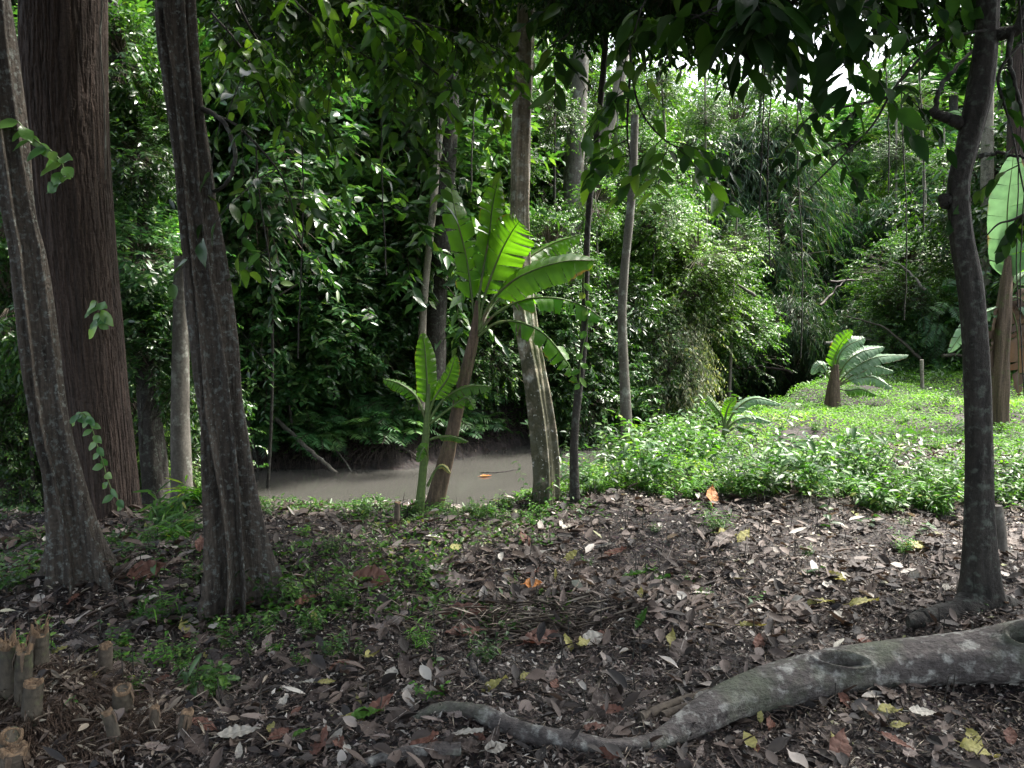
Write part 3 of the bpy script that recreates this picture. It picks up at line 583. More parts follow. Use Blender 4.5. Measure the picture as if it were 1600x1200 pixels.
# bamboo thickets beyond the lawn
for i, (px, D, yt, yb, k, s, n) in enumerate([
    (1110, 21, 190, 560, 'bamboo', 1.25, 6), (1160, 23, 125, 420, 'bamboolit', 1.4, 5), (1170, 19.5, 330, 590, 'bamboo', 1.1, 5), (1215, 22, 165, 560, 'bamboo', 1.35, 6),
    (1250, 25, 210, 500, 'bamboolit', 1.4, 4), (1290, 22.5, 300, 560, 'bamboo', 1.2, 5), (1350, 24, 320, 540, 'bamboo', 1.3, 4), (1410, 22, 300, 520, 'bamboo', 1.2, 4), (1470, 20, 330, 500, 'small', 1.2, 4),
    (1560, 17, 150, 520, 'small', 1.2, 6), (1640, 15, 100, 560, 'broadfar', 1.1, 6), (1440, 24, 200, 480, 'bright', 1.2, 4), (1390, 28, 170, 400, 'bamboo', 1.6, 4), (1500, 22, 180, 420, 'pinnate', 1.3, 4), (1080, 24, 165, 420, 'small', 1.5, 5),
    (1330, 27, 240, 480, 'pinnate', 1.4, 4), (1230, 18.5, 440, 560, 'bamboo', .8, 3)]):
    column('bamboo_clump' if k.startswith('bam') else 'forest_tree', ['dark bamboo above the creek bend, leftmost of the thicket', 'tall light green bamboo rising into the white sky gap', 'dark bamboo arching low over the bend of the creek', 'tall dark bamboo straight behind the hanging vine pair', 'light bamboo behind the hanging vine pair, right of the tallest', 'dark bamboo just above the bushy pale banana plant', 'dark bamboo behind the dark palm trunk', 'dark bamboo above the fallen log', 'leafy tree just left of the slender dark trunk, behind the lawn',
  'leafy tree between the slender dark trunk and the right-hand banana', 'broad-leaved tree cut off by the right edge behind the banana', 'yellow-green tree lit above the fallen log', 'bamboo top behind the hanging branch left of the slender dark trunk', 'feathery tree close left of the slender dark trunk', 'small-leaved tree left of the bamboo that rises into the sky gap', 'feathery tree behind the dark palm trunk', 'low dark bamboo at the water left of the bushy banana'][i],
           {'bamboolit': 'light bamboo clumps', 'bamboo': 'dark bamboo clumps'}.get(k, 'trees among the bamboo'), px, D, yt, yb, 55, k, s, n, .07, cat='bamboo' if k.startswith('bam') else 'tree')

# near leafy mass at left, behind the trunks
for (px, D, yt, yb, w, k, s, n, lb) in [
    (215, 6.9, 300, 560, 70, 'gloss', .38, 6, 'drooping glossy shrub between the big trunk and the fluted tree'),
    (262, 7.2, 420, 600, 50, 'broad', .34, 4, 'glossy shrub over the small ringed trunk'),
    (25, 7.6, 250, 560, 60, 'broad', .5, 4, 'dark shrub at the far left edge behind the front tree'),
    (395, 10.6, 330, 600, 60, 'gloss', .62, 5, 'glossy shrub right behind the fluted tree above the water'),
    (455, 10.9, 260, 560, 70, 'gloss', .68, 5, 'large glossy shrub with shining leaves beyond the left end of the water'),
    (520, 11.2, 330, 560, 60, 'gloss', .6, 4, 'glossy broad-leaved shrub above the ferns on the far bank'),
    (585, 11.6, 430, 560, 50, 'gloss', .5, 3, 'low glossy shrub left of the white stem'),
    (225, 9.5, 60, 330, 60, 'broad', .8, 4, 'leafy tree top showing between the big trunk and the fluted tree'),
    (400, 9.6, 20, 330, 80, 'gloss', .8, 5, 'leafy crown right of the upper fluted trunk'),
    (20, 8.0, 540, 760, 60, 'small', .5, 4, 'dark low shrub at the left edge behind the front tree foot'), (80, 8.4, 470, 750, 50, 'small', .5, 4, 'dark shrub glimpsed between the front tree and the big trunk'),
    (215, 8.2, 560, 750, 40, 'small', .42, 4, 'dim shrub behind the mossy trunk'), (265, 8.3, 600, 750, 30, 'bright', .34, 3, 'bright leafy shrub between the two small trunks'), (310, 8.6, 560, 740, 30, 'broad', .4, 4, 'shrub at the left side of the fluted tree near the water'),
    (1400, 16, 400, 560, 60, 'small', .8, 3, 'dark shrub behind the bushy banana'), (1470, 15.5, 430, 580, 50, 'pinnate', .7, 3, 'feathery shrub at the back right of the lawn'), (1420, 19, 360, 520, 60, 'small', 1, 3, 'dim shrub on the slope under the fallen log'),
    (1530, 16, 380, 570, 50, 'bright', .8, 3, 'shrub behind the slender dark trunk at the back of the lawn'), (1620, 15, 350, 580, 50, 'small', .9, 4, 'dark shrub behind the big right banana'), (1360, 17.5, 470, 590, 50, 'bamboo', .7, 3, 'spiky dark shrub right behind the bushy banana')]:
    column('shrub', lb, None, px, D, yt, yb, w, k, s, n, .025, cat='shrub', jd=.3, part='foliage')

RNG = np.random.default_rng(99)
for i, (px, D, y0, w) in enumerate([(430, 13.0, 60, 5), (470, 14.5, 120, 6), (560, 13.4, 200, 4), (610, 15, 80, 7), (640, 13.0, 300, 4), (745, 15, 120, 6), (775, 14, 260, 4), (865, 14.8, 180, 5), (940, 14.0, 320, 4), (1010, 14.4, 340, 4), (1060, 17, 140, 6), (1105, 19, 180, 5), (1165, 22, 120, 6), (1225, 21, 200, 5), (1285, 23, 160, 6), (1400, 22, 240, 5), (1455, 20, 160, 6), (1475, 18, 260, 4), (1140, 15.5, 380, 4), (340, 11.5, 200, 5)]):
    dx = random.uniform(-30, 30)
    thin('forest_pole', ['slim pole-like stem in the dense dark forest beyond the creek', 'slim pole-like stem in the thicket right of the pale speckled tree'][px > 800], [(px+dx, y0-60, w*.6), (px+dx*.5, (y0+500)/2, w*.9), (px, 620, w*1.2)], D, random.choice(['greybark', 'palebark', 'darkbark']), ((dx*.9+px, y0, 0, .5, 'small'),), 8, 24, .05)
for o_ in bpy.data.objects:
    if o_.name.startswith('forest_pole') and o_.parent is None: o_['group'] = 'slim stems in the forest beyond the creek'
for (px, py, D, s_) in [(190, 40, 7, .36), (205, 200, 6.9, .34), (225, 120, 7.2, .34), (60, 60, 7.6, .4)]:
    column('shrub', {190: 'leafy tuft at the top between the big trunk and the fluted tree', 205: 'leafy tuft over the upper mossy stem', 225: 'leafy tuft close left of the upper fluted trunk', 60: 'leafy tuft above, in the gap left of the big trunk'}[px], None, px, D, py, py+60, 20, 'broad', s_, 2, .012, cat='shrub', jd=.1, part='foliage')
# ------------------------------------------------------------ overhead canopy (crowns of the near trees, unseen crowns added for shade, leafy branches)
def crown_px(root, lst):
    for (px, py, D, s, k) in lst: put(k, P(px, py, D), s, root, 'crown')
crown_px(t3, [(440, -60, 6.2, .7, 'canopy'), (540, 10, 6.4, .5, 'canopy'), (620, -40, 6.6, .7, 'canopy'), (690, 30, 6.8, .42, 'canopy'), (740, 60, 7, .36, 'canopy'), (700, -120, 6, .8, 'canopy'), (400, 40, 6.4, .42, 'canopy')])
crown_px(t4, [(770, 0, 6.4, .36, 'canopy'), (900, -60, 6, .42, 'dark'), (760, -110, 6, .7, 'canopy'), (950, -110, 5.2, .6, 'dark'), (1050, -90, 5.2, .5, 'dark')])
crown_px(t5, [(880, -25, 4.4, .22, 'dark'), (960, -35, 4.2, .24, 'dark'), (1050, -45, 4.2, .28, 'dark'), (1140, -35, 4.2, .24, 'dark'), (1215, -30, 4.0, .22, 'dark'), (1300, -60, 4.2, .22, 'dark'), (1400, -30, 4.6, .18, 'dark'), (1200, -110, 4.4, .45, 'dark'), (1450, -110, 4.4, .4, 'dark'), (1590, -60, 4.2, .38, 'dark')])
for z_, pts_ in ((0, 0),):
    for (x, y, z, s, r) in [(-3.5, 2.5, 7, 1.8, t1), (-2, 1, 6.5, 1.7, t1), (-5, 4.5, 8, 2, t1), (-3, 5.5, 8.5, 1.8, t2), (-6, 1, 7.5, 2, t2), (-1, 3, 7.5, 1.8, t3), (0.3, 1, 6.6, 1.7, t3), 
                            (2.6, 2, 6.4, 1.6, t5), (3.5, 3.6, 7.2, 1.6, t5), (4.2, .6, 6.8, 1.8, t5), (1.2, -1, 6.8, 1.9, t4), (-1.6, -1, 7, 1.9, t3), (5.6, 2.2, 7.2, 1.7, t5), (3, -2, 7, 2, t5), (2.4, 4.9, 8.6, 1.6, t5), (5, 5.2, 8, 1.5, t5), (7.4, 4.8, 8, 1.6, t5), (-4.5, -1.5, 7.4, 2, t1)]:  # right-hand tree has extra unseen crowns, added to shade the ground at right
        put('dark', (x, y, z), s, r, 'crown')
for args in [
    (t5, [(1600, 40, 3.6), (1480, 60, 3.5), (1420, 110, 3.5), (1390, 150, 3.5), (1360, 200, 3.5), (1300, 260, 3.5), (1260, 300, 3.6)], 14, .30, .09),
    (t5, [(1395, 150, 3.5), (1330, 165, 3.5), (1270, 170, 3.4)], 16, .25, .09),
    (t5, [(1500, -60, 3.7), (1400, -20, 3.5), (1340, 10, 3.3), (1300, 60, 3.2)], 26, .3, .13),
    (t5, [(1500, -90, 3.2), (1350, -60, 3), (1230, -10, 2.9), (1200, 30, 2.9)], 30, .25, .17),
    (t5, [(1300, -90, 3), (1180, -30, 2.9), (1120, 10, 2.9), (1080, 30, 2.9)], 34, .28, .16),
    (t4, [(1060, -90, 3.8), (1020, -20, 3.8), (1000, 20, 3.8), (990, 60, 3.8)], 34, .3, .14),
    (t4, [(990, 20, 4), (985, 90, 4), (1000, 170, 4), (1040, 220, 4), (1080, 235, 4)], 26, .3, .14),
    (t4, [(900, -60, 4.2), (900, 0, 4.2), (890, 50, 4.2), (860, 70, 4.2)], 30, .3, .15),
    (t4, [(985, 110, 4), (980, 200, 4.1), (985, 250, 4.1)], 12, .2, .14),
    (t3, [(400, -60, 4.6), (480, 20, 4.7), (560, 80, 4.8), (640, 130, 5), (690, 200, 5)], 34, .4, .13),
    (t3, [(450, -60, 4.4), (540, 0, 4.5), (640, 30, 4.6), (740, 60, 4.8), (800, 90, 4.8)], 36, .4, .13),
    (t3, [(350, -40, 4.4), (400, 60, 4.6), (450, 120, 4.8), (500, 180, 5), (560, 240, 5)], 30, .4, .12),
    (t3, [(330, 20, 4.6), (380, 80, 4.6), (420, 170, 4.8), (440, 230, 4.9)], 24, .35, .12),
    (t3, [(620, 60, 5), (690, 120, 5), (760, 150, 5), (790, 130, 5)], 26, .3, .13),
    (t3, [(600, 150, 5.2), (650, 220, 5.2), (690, 260, 5.2), (720, 270, 5.2)], 18, .3, .15),
    (t5, [(1600, 60, 3.5), (1560, 120, 3.5), (1580, 200, 3.5), (1600, 300, 3.5)], 16, .25, .1),
    (t5, [(1660, 300, 3.6), (1590, 340, 3.6), (1560, 350, 3.6), (1540, 370, 3.6)], 20, .18, .1)]:
    root, pts, dens, sl_, LL = args
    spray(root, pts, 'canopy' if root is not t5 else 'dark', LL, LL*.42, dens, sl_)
limb(t5, [(1620, -20, 3.5), (1580, 60, 3.5), (1580, 110, 3.5), (1600, 190, 3.5)], .014, .008)

# hanging vines
vm = Acc()
for i, (px, D, y0, y1) in enumerate([(1190, 4, -80, 330), (1203, 5, -60, 420), (1250, 14, 100, 560), (1413, 9, -60, 500), (1440, 9, -50, 360), (1598, 3.3, -60, 620), (1592, 4.5, 100, 480), (740, 8, -60, 300), (600, 6, 60, 430), (690, 7, 40, 260), (470, 5, 200, 560), (1385, 12, 0, 300)]):
    a = Acc(); ys = np.linspace(y0, y1, 24); pts = np.array([P(px+4*math.sin(y*.013+i)+random.uniform(-1, 1), y, D) for y in ys]); tube(a, pts, np.full(24, .0035*D/4), 4)
    o = link('hanging_vine', a.mesh('hanging_vine', (M['darkbark'],), False, pts[-1]), None, tuple(pts[-1]))
    tag(o, ['thin dark vine hanging in front of the bamboo, left one of a close pair', 'thin dark vine hanging in front of the bamboo, right one of a close pair', 'long fine vine dangling beside the bamboo above the small banana', 'straight dark vine hanging above the lawn', 'shorter dark vine hanging left of the slender dark tree', 'vine hanging close along the right edge', 'twisted vine hanging above the big banana at the right', 'vine hanging behind the main banana top', 'vine hanging in the dark foliage beyond the water', 'vine hanging beside the thin white stem', 'vine hanging right of the fluted tree', 'faint vine in the gap left of the slender dark tree'][i], 'vine', 'vines hanging from the canopy')
twisted = Acc()

def climber(label, spots, D, L, mat='broad'):
    a = Acc(); w = np.array([P(x, y, D) for x, y in spots]); tube(a, spline(w, 20), np.full(20, .0045), 5, 1); b = w[-1]
    m = len(spots)*3; u = spline(w, m); sg = np.where(np.arange(m) % 2, 1., -1.)
    leaves(a, u, np.stack([sg*.8, -.4+RNG.normal(size=m)*.3, -.7+RNG.normal(size=m)*.3], -1), np.stack([RNG.normal(size=m)*.3, -np.ones(m), np.full(m, .6)], -1), L*RNG.uniform(.6, 1.2, m), L*.55*RNG.uniform(.8, 1.2, m), RNG.random(m)*.6+.4, 2)
    o = link('climbing_vine', a.mesh('climbing_vine', (M[mat], M['gstem']), False, b), None, tuple(b)); tag(o, label, 'vine')
climber('small green climbing sprig on the lower part of the big red-brown trunk', [(190, 790), (172, 760), (160, 720), (150, 690), (140, 660), (128, 645), (118, 655)], D2-.33, .09, 'gloss')
climber('sprig hanging across the big trunk at mid height', [(28, 190), (50, 215), (80, 236), (98, 258), (96, 285)], D1-.05, .1)
climber('climbing leaves wrapped round the thin dark sapling at mid height', [(915, 400), (912, 450), (918, 500), (908, 560), (905, 600)], 5.55, .08, 'herb')
climber('leafy creeper hanging beside the big trunk at the height of the banana crown', [(150, 470), (158, 490), (152, 510)], D2-.35, .12, 'gloss')
# ------------------------------------------------------------ bananas
def blade(rib, hw, nrm, fold, tears, seed, torn=.5, droop=.25):
    """rib (n,3); hw half width m; nrm general upper side of the blade"""
    rs = np.random.default_rng(seed); n = len(rib); t = nz(np.gradient(rib, axis=0)); a = Acc()
    s = np.linspace(0, 1, n); prof = hw*np.clip(np.minimum(s/.12, 1), 0, 1)**.6*np.clip((1-s)/.35, 0, 1)**.55
    side = nz(np.cross(t, nrm)); up = np.cross(side, t)
    for sg in (-1, 1):
        i = 0
        while i < n-1:
            m = int(rs.integers(max(2, int(n/(tears+1)*.5)), max(3, int(n/(tears+1)*1.6)))) ; j = min(n-1, i+m)
            ang = fold+rs.normal()*.16*torn; sk = rs.normal()*.08*torn
            k = np.arange(i, j+1); cols = []
            for f in (0, .33, .66, 1):
                an = ang-droop*f*1.6
                d = side[k]*sg*math.cos(an)+up[k]*math.sin(an)
                wv = prof[k]*f*(1-.06*torn*rs.random()*(f == 1)); 
                edge = t[k]*(sk*wv[:, None])+t[k]*(.22*wv[:, None])
                gap = 0
                if f > 0 and torn: gap = t[k]*(((np.arange(len(k))/(max(1, len(k)-1)))-.5)[:, None]*-.035*f*torn*min(1, hw/.12))
                cols.append(rib[k]+d*wv[:, None]+edge+gap+up[k]*(.006*np.sin(k*1.9+seed)[:, None]*f))
            v = np.stack(cols, 1); mrow = len(k); base = np.arange(mrow-1)[:, None]*4; c3 = np.arange(3)[None]
            q_ = np.stack([base+c3, base+c3+1, base+4+c3+1, base+4+c3], -1).reshape(-1, 4)
            uv = np.stack([np.repeat(s[k]*2.2, 4)+np.tile([0, .04, .08, .12], mrow), np.tile([0, .33, .66, 1], mrow), np.zeros(4*mrow)], -1)
            a.add(v.reshape(-1, 3), q_, None, np.clip(rs.random()*.5+.25+np.zeros(4*mrow), 0, 1), 0, uv); i = j
    return a
def banana(root, leaf_specs, D, mats, cx):
    for i, sp in enumerate(leaf_specs):
        pts, hwpx, nrm, fold, pet, mat = sp[:6]; torn = sp[6] if len(sp) > 6 else .6
        w = np.array([tuple(P(p[0], p[1], D+(p[2] if len(p) > 2 else 0))) for p in pts])
        full = spline(w, 46); k0 = int(46*pet); rib = full[k0:]
        bl = blade(spline(rib, 40), hwpx*D/F, np.array(nrm, float), fold, 7, i*7+3, torn)
        lo = link('leaf', bl.mesh('leaf', (M[mat],), True, root.location), root)
        a = Acc(); tube(a, full, np.linspace(.013 if D < 7 else .016, .0025, 46)*(1 if D < 12 else 1.2), 6)
        link('midrib', a.mesh('midrib', (M['gstem'],), True, root.location), lo)
def stem(root, rows, D, mat, wav=.1, part='stem', n=60):
    o, c = simple_trunk('s', root, rows, D, mat, 28, n, wav, part); return c
b = G(676, 797); DB = b[1]
bn = thing('banana_plant', 'leaning banana plant with large torn bright leaves, standing before the creek', 'banana plant', b)
stem(bn, [(746, 470, 7), (741, 520, 14), (724, 600, 16), (704, 690, 19), (684, 770, 24), (674, 805, 30)], DB, 'sheath', .16)
banana(bn, [
 ([(744, 520), (738, 470), (728, 400), (712, 335), (703, 285, .1)], 24, (.55, -.85, .1), .5, .25, 'banana', .9),
 ([(745, 515), (752, 440), (764, 370, .1), (770, 320, .15), (780, 272, .2)], 21, (.5, -.9, .1), .35, .28, 'banana', .5),
 ([(746, 515), (758, 460), (780, 400), (798, 365, -.05), (812, 345, -.1)], 40, (-.25, -1, .25), .05, .25, 'banana', .5),
 ([(748, 515), (765, 475), (800, 440, -.1), (840, 420, -.15), (885, 408, -.2), (930, 407, -.25)], 34, (-.1, -.75, .7), -.05, .28, 'banana', .15),
 ([(748, 515), (775, 460, .2), (815, 412, .3), (860, 382, .4), (908, 366, .4)], 26, (0, -.6, .8), -.2, .4, 'banana', .3),
 ([(748, 520), (775, 490), (820, 468), (870, 466), (915, 480), (946, 502)], 25, (.1, -.55, .85), -.35, .32, 'banana', .9),
 ([(747, 525), (775, 505), (810, 503), (850, 522), (882, 560), (904, 600)], 24, (.4, -.6, .7), -.2, .3, 'banana', 1),
 ([(747, 520), (770, 478, .25), (800, 452, .35), (830, 440, .4)], 20, (0, -.8, .5), -.3, .4, 'banana', .7)], DB, None, 745)
b = G(656, 799); DB2 = b[1]
b2 = thing('banana_plant', 'young upright banana plant left of the leaning one', 'banana plant', b)
stem(b2, [(670, 600, 4), (668, 640, 8), (664, 700, 11), (659, 760, 13), (655, 803, 17)], DB2, 'gstem', .12)
banana(b2, [
 ([(667, 660), (668, 620), (666, 570), (661, 520)], 17, (.4, -1, .1), .25, .25, 'banana', .15),
 ([(667, 655), (680, 620), (700, 590), (712, 555)], 16, (-.5, -.8, .2), .1, .3, 'banana', .3),
 ([(668, 660), (695, 622), (730, 604), (770, 604)], 15, (0, -.6, .8), -.2, .3, 'banana', .5),
 ([(667, 660), (650, 620), (625, 600), (598, 592)], 14, (.2, -.7, .7), -.2, .3, 'banana', .5),
 ([(666, 690), (680, 684), (705, 682), (732, 690)], 8, (0, -.6, .8), -.2, .4, 'banana', .3),
 ([(664, 735), (668, 715), (662, 700, -.1), (652, 722, -.15)], 9, (0, -.9, .4), -.2, .5, 'banana', .3),
 ([(668, 760), (680, 735), (692, 728), (704, 740)], 5, (0, -.8, .5), -.2, .4, 'yellowleaf', .2),
 ([(667, 665), (700, 640), (728, 622), (742, 640)], 13, (0, -.7, .6), -.3, .4, 'banana', .5)], DB2, None, 665)
b = G(1300, 640); DB3 = b[1]
b3 = thing('banana_plant', 'bushy pale-leaved banana plant at the back edge of the lawn', 'banana plant', b)
stem(b3, [(1306, 570, 8), (1302, 610, 20), (1300, 645, 26)], DB3, 'sheath')
S3 = (1304, 606)
banana(b3, [
 ([S3, (1302, 570), (1312, 540), (1332, 516)], 15, (.5, -.8, .2), .2, .3, 'banana', .3),
 ([S3, (1320, 570), (1345, 550), (1382, 542)], 15, (-.2, -.7, .7), 0, .25, 'bananapale', .3),
 ([S3, (1330, 578), (1370, 558), (1420, 555)], 13, (0, -.6, .8), -.1, .25, 'bananapale', .3),
 ([S3, (1330, 588), (1360, 573), (1397, 580)], 14, (0, -.7, .7), -.2, .25, 'bananapale', .4),
 ([S3, (1335, 592), (1365, 590), (1395, 606)], 13, (0, -.7, .6), -.2, .25, 'bananapale', .4),
 ([S3, (1290, 580), (1282, 570), (1268, 585)], 9, (0, -.9, .4), -.1, .3, 'bananapale', .3),
 ([S3, (1310, 560), (1325, 540), (1352, 528)], 14, (-.4, -.8, .3), .1, .3, 'bananapale', .4),
 ([S3, (1325, 610), (1345, 608), (1370, 618)], 10, (0, -.7, .6), -.2, .25, 'banana', .4)], DB3, None, 1300)
b = G(1130, 700); DB4 = b[1]
b4 = thing('banana_plant', 'small banana sprout with spreading leaves on the left of the lawn', 'banana plant', b)
stem(b4, [(1133, 655, 4), (1131, 680, 8), (1130, 704, 11)], DB4, 'gstem')
banana(b4, [
 ([(1132, 672), (1128, 650), (1115, 632), (1104, 618)], 9, (.6, -.8, .3), .1, .3, 'banana', .2),
 ([(1132, 672), (1134, 650), (1140, 632), (1150, 622)], 9, (0, -.9, .2), .1, .3, 'banana', .2),
 ([(1132, 672), (1150, 640), (1180, 622), (1222, 632)], 11, (0, -.6, .8), -.1, .25, 'bananapale', .2),
 ([(1132, 675), (1150, 658), (1175, 652), (1205, 660)], 8, (0, -.7, .7), -.1, .3, 'bananapale', .2),
 ([(1132, 678), (1150, 668), (1168, 672), (1185, 680)], 7, (0, -.7, .7), -.1, .3, 'banana', .2)], DB4, None, 1130)
b = G(1560, 668); DB5 = b[1]
b5_ = thing('banana_plant', 'tall banana plant at the right edge with a huge pale leaf and brown dead leaves', 'banana plant', b)
stem(b5_, [(1576, 400, 10), (1570, 470, 20), (1564, 540, 24), (1560, 610, 25), (1558, 675, 30)], DB5, 'sheath', .14)
S5 = (1572, 470)
banana(b5_, [
 ([S5, (1576, 410), (1574, 330), (1584, 240)], 30, (-.75, -.7, .1), .15, .2, 'bananapale', .2),
 ([S5, (1592, 400), (1616, 320), (1640, 250)], 30, (-.6, -.8, .1), .1, .2, 'banana', .3),
 ([S5, (1600, 430), (1650, 400), (1700, 410)], 22, (0, -.6, .8), -.1, .2, 'bananapale', .3),
 ([S5, (1560, 480), (1520, 500), (1482, 552)], 15, (0, -.6, .8), -.2, .3, 'bananapale', .6),
 ([S5, (1575, 470), (1590, 520), (1592, 620)], 20, (0, -1, 0), .3, .25, 'deadleaf', 1),
 ([S5, (1560, 485), (1552, 540), (1560, 610)], 14, (.4, -.9, 0), .4, .25, 'deadleaf', 1),
 ([S5, (1590, 465), (1612, 490), (1618, 560)], 20, (0, -1, .1), .3, .25, 'deadleaf', 1),
 ([S5, (1600, 478), (1630, 485), (1660, 500)], 16, (0, -.6, .8), -.1, .2, 'bananapale', .4)], DB5, None, 1560)

# ------------------------------------------------------------ big surface root, smaller roots, logs
def big_root():
    rows = [(2250, 900, 150), (2000, 945, 132), (1780, 985, 112), (1690, 1002, 106), (1600, 1018, 98), (1500, 1030, 82), (1400, 1037, 74), (1300, 1050, 74), (1220, 1070, 72), (1150, 1092, 62), (1095, 1120, 54), (1050, 1146, 38), (1010, 1165, 24)]
    pts = []
    for (px, py, w) in rows:
        g = G(px, py+w*.42); D = g[1]; p = P(px, py, D); pts.append((*p, w*D/F/2))
    n = 640; s = spline(pts, n); c = s[:, :3]; r = s[:, 3]; root = thing('surface_root', 'huge grey root with oval scars lying across the lower right ground', 'root', c[0])
    t, u, w_ = frames(c); up = np.array((0, -.55, .85)); a = Acc()
    def locate(px, py):
        best = min(range(n), key=lambda k: abs(((c[k][0]/(c[k][1]*CA-(c[k][2]-CAMZ)*SA))*F+800)-px)); return best
    arc = np.concatenate([[0], np.cumsum(np.linalg.norm(np.diff(c, axis=0), axis=1))])
    ks = [(locate(1300, 0), .30, 20, .34), (locate(1592, 0), .22, 20, .36)]
    def prof(th, k):
        dirs = np.cos(th)[:, None]*u[k]+np.sin(th)[:, None]*w_[k]; R = np.full(th.shape, r[k]); zk = arc[k]*2.2
        lob = np.array([mnoise.noise(Vector((d[0]*1.6+zk, d[1]*1.6, d[2]*1.6))) for d in dirs]); lob2 = np.array([mnoise.noise(Vector((d[0]*6+zk*4, d[1]*6, d[2]*6))) for d in dirs])
        lob3 = np.array([mnoise.noise(Vector((d[0]*15+zk*11, d[1]*15, d[2]*15))) for d in dirs]); R = R*(1+.09*lob+.03*lob2+.016*lob3)
        ux = up-t[k]*(up@t[k]); ux /= np.linalg.norm(ux)
        for (k0, tilt, ln, hwid) in ks:
            ax = (arc[k]-arc[k0])/(.115 if k0 == ks[0][0] else .09)
            ang = np.arccos(np.clip(dirs@ux, -1, 1))*np.sign(dirs@np.cross(t[k], ux)); ang = ang-(.30*ax if k0 == ks[0][0] else .1)+.05
            dd = np.sqrt(ax**2+(ang/hwid)**2)
            R = R+r[k]*(.22*np.exp(-((dd-1)/.17)**2)-.62*np.clip(1-(dd/.78)**3, 0, 1)*(dd < .78)+.07*np.exp(-((dd-1.35)/.22)**2))
        return R
    tube(a, c, r, 120, prof=prof); link('bark', a.mesh('bark', (M['root'],), True, root.location), root)
big_root()
def lying(name, label, cat, rows, mat, wav=.07, seg=14, n=50, lift=.5, group=None):
    """rows (px, py, width px) where it touches the ground"""
    pts = []
    for (px, py, w) in rows:
        g = G(px, py+w*.4); pts.append((g[0], g[1], g[2]+lift*w*g[1]/F, w*g[1]/F/2))
    s = spline(pts, n); o = thing(name, label, cat, s[0][:3], group) if False else None
    a = Acc(); c = s[:, :3]; r = s[:, 3]; ph = random.random()*9
    def prof(th, k): return r[k]*(1+wav*np.sin(2*th+k*.2+ph)+wav*.6*np.sin(3*th-k*.35)+wav*.5*math.sin(k*.9+ph))
    tube(a, c, r, seg, prof=prof); o = link(name, a.mesh(name, (M[mat],), True, c[0]), None, tuple(c[0])); return tag(o, label, cat, group)
lying('surface_root', 'knotty brown root running from the huge root along the bottom centre', 'root', [(1030, 1160, 26), (960, 1168, 24), (880, 1160, 30), (820, 1150, 34), (785, 1132, 30), (740, 1118, 26), (690, 1112, 18), (640, 1125, 10)], 'root', .1, 24, 90)
lying('root_fork', 'short fork of the knotty brown root pointing right', 'root', [(775, 1130, 16), (800, 1118, 11), (808, 1112, 7)], 'root')
lying('surface_root', 'half-buried root at the very bottom left of the red leaf', 'root', [(720, 1172, 22), (650, 1180, 22), (580, 1196, 18), (540, 1210, 14)], 'root', .08, 16)
lying('surface_root', 'curved thin root lying between the two left trees', 'root', [(310, 950, 14), (260, 960, 13), (210, 975, 12), (160, 1000, 10)], 'root', .1)
for (lb, rows, m) in [
    ('thick brown cane of three beside the end of the huge root, middle one', [(1000, 1122, 18), (1050, 1105, 18), (1110, 1085, 17)], 'twig'),
    ('short brown cane nearest to the huge root', [(1035, 1122, 15), (1070, 1108, 15), (1105, 1095, 15)], 'twig'),
    ('thin pale cane on top of the three by the huge root', [(1000, 1108, 6), (1060, 1080, 7), (1105, 1068, 6)], 'culm'),
    ('pale stick lying diagonally across the knotty root', [(875, 1172, 8), (905, 1145, 8), (935, 1108, 7)], 'culm'),
    ('dark long stick pointing at the diagonal pale stick', [(800, 1070, 6), (860, 1085, 7), (925, 1102, 7)], 'darkbark'),
    ('grey stick leaning up beside the dark long stick', [(925, 1098, 8), (935, 1070, 7), (945, 1045, 6)], 'culm'),
    ('short thick stick lying under the huge root at right', [(1330, 1098, 9), (1345, 1115, 10), (1362, 1130, 10)], 'culm'),
    ('brown stick on the mulch at lower left centre', [(540, 1082, 6), (580, 1068, 6), (612, 1056, 5)], 'twig'),
    ('long reddish stick at the back edge of the mulch', [(845, 812, 7), (880, 818, 7), (905, 822, 6)], 'redbark'),
    ('twisted pale root piece standing on the brush heap', [(760, 1068, 14), (742, 1050, 13), (738, 1030, 8), (748, 1005, 5)], 'root')]:
    lying('stick', lb, 'stick', rows, m, .05, 10, 20)
for (lb, pts, r0, r1, m) in [
    ('long straight branch leaning from the far bank into the water', [(432, 655, 10.9), (480, 700, 10.5), (526, 740, 10.2)], .035, .025, 'greybark'),
    ('fallen branch lying along the far bank behind the young banana', [(560, 688, 11.2), (610, 692, 11), (655, 715, 10.9)], .03, .015, 'greybark'),
    ('thin branch drooping from the far bank into the water', [(515, 690, 11), (535, 715, 10.7), (550, 738, 10.5)], .014, .008, 'greybark'),
    ('thin pale branch lying level on the far bank', [(465, 680, 11.4), (520, 686, 11.3), (600, 687, 11.2)], .012, .01, 'greybark'),
    ('long fallen log slanting across the dark bamboo slope', [(1195, 508, 22), (1290, 488, 22), (1400, 466, 22), (1500, 432, 22)], .12, .08, 'greybark'),
    ('thin branch floating on the water right of the banana', [(750, 738, 9.6), (780, 738, 9.6), (812, 733, 9.8)], .01, .006, 'darkbark')]:
    w = spline([tuple(P(*p)) for p in pts], 20); a = Acc(); tube(a, w+RNG.normal(size=w.shape)*r0*.2, np.linspace(r0, r1, 20), 9)
    if 'floating' in lb: pass
    o = link('fallen_branch', a.mesh('fallen_branch', (M[m],), True, w[0]), None, tuple(w[0])); tag(o, lb, 'branch')
o = None

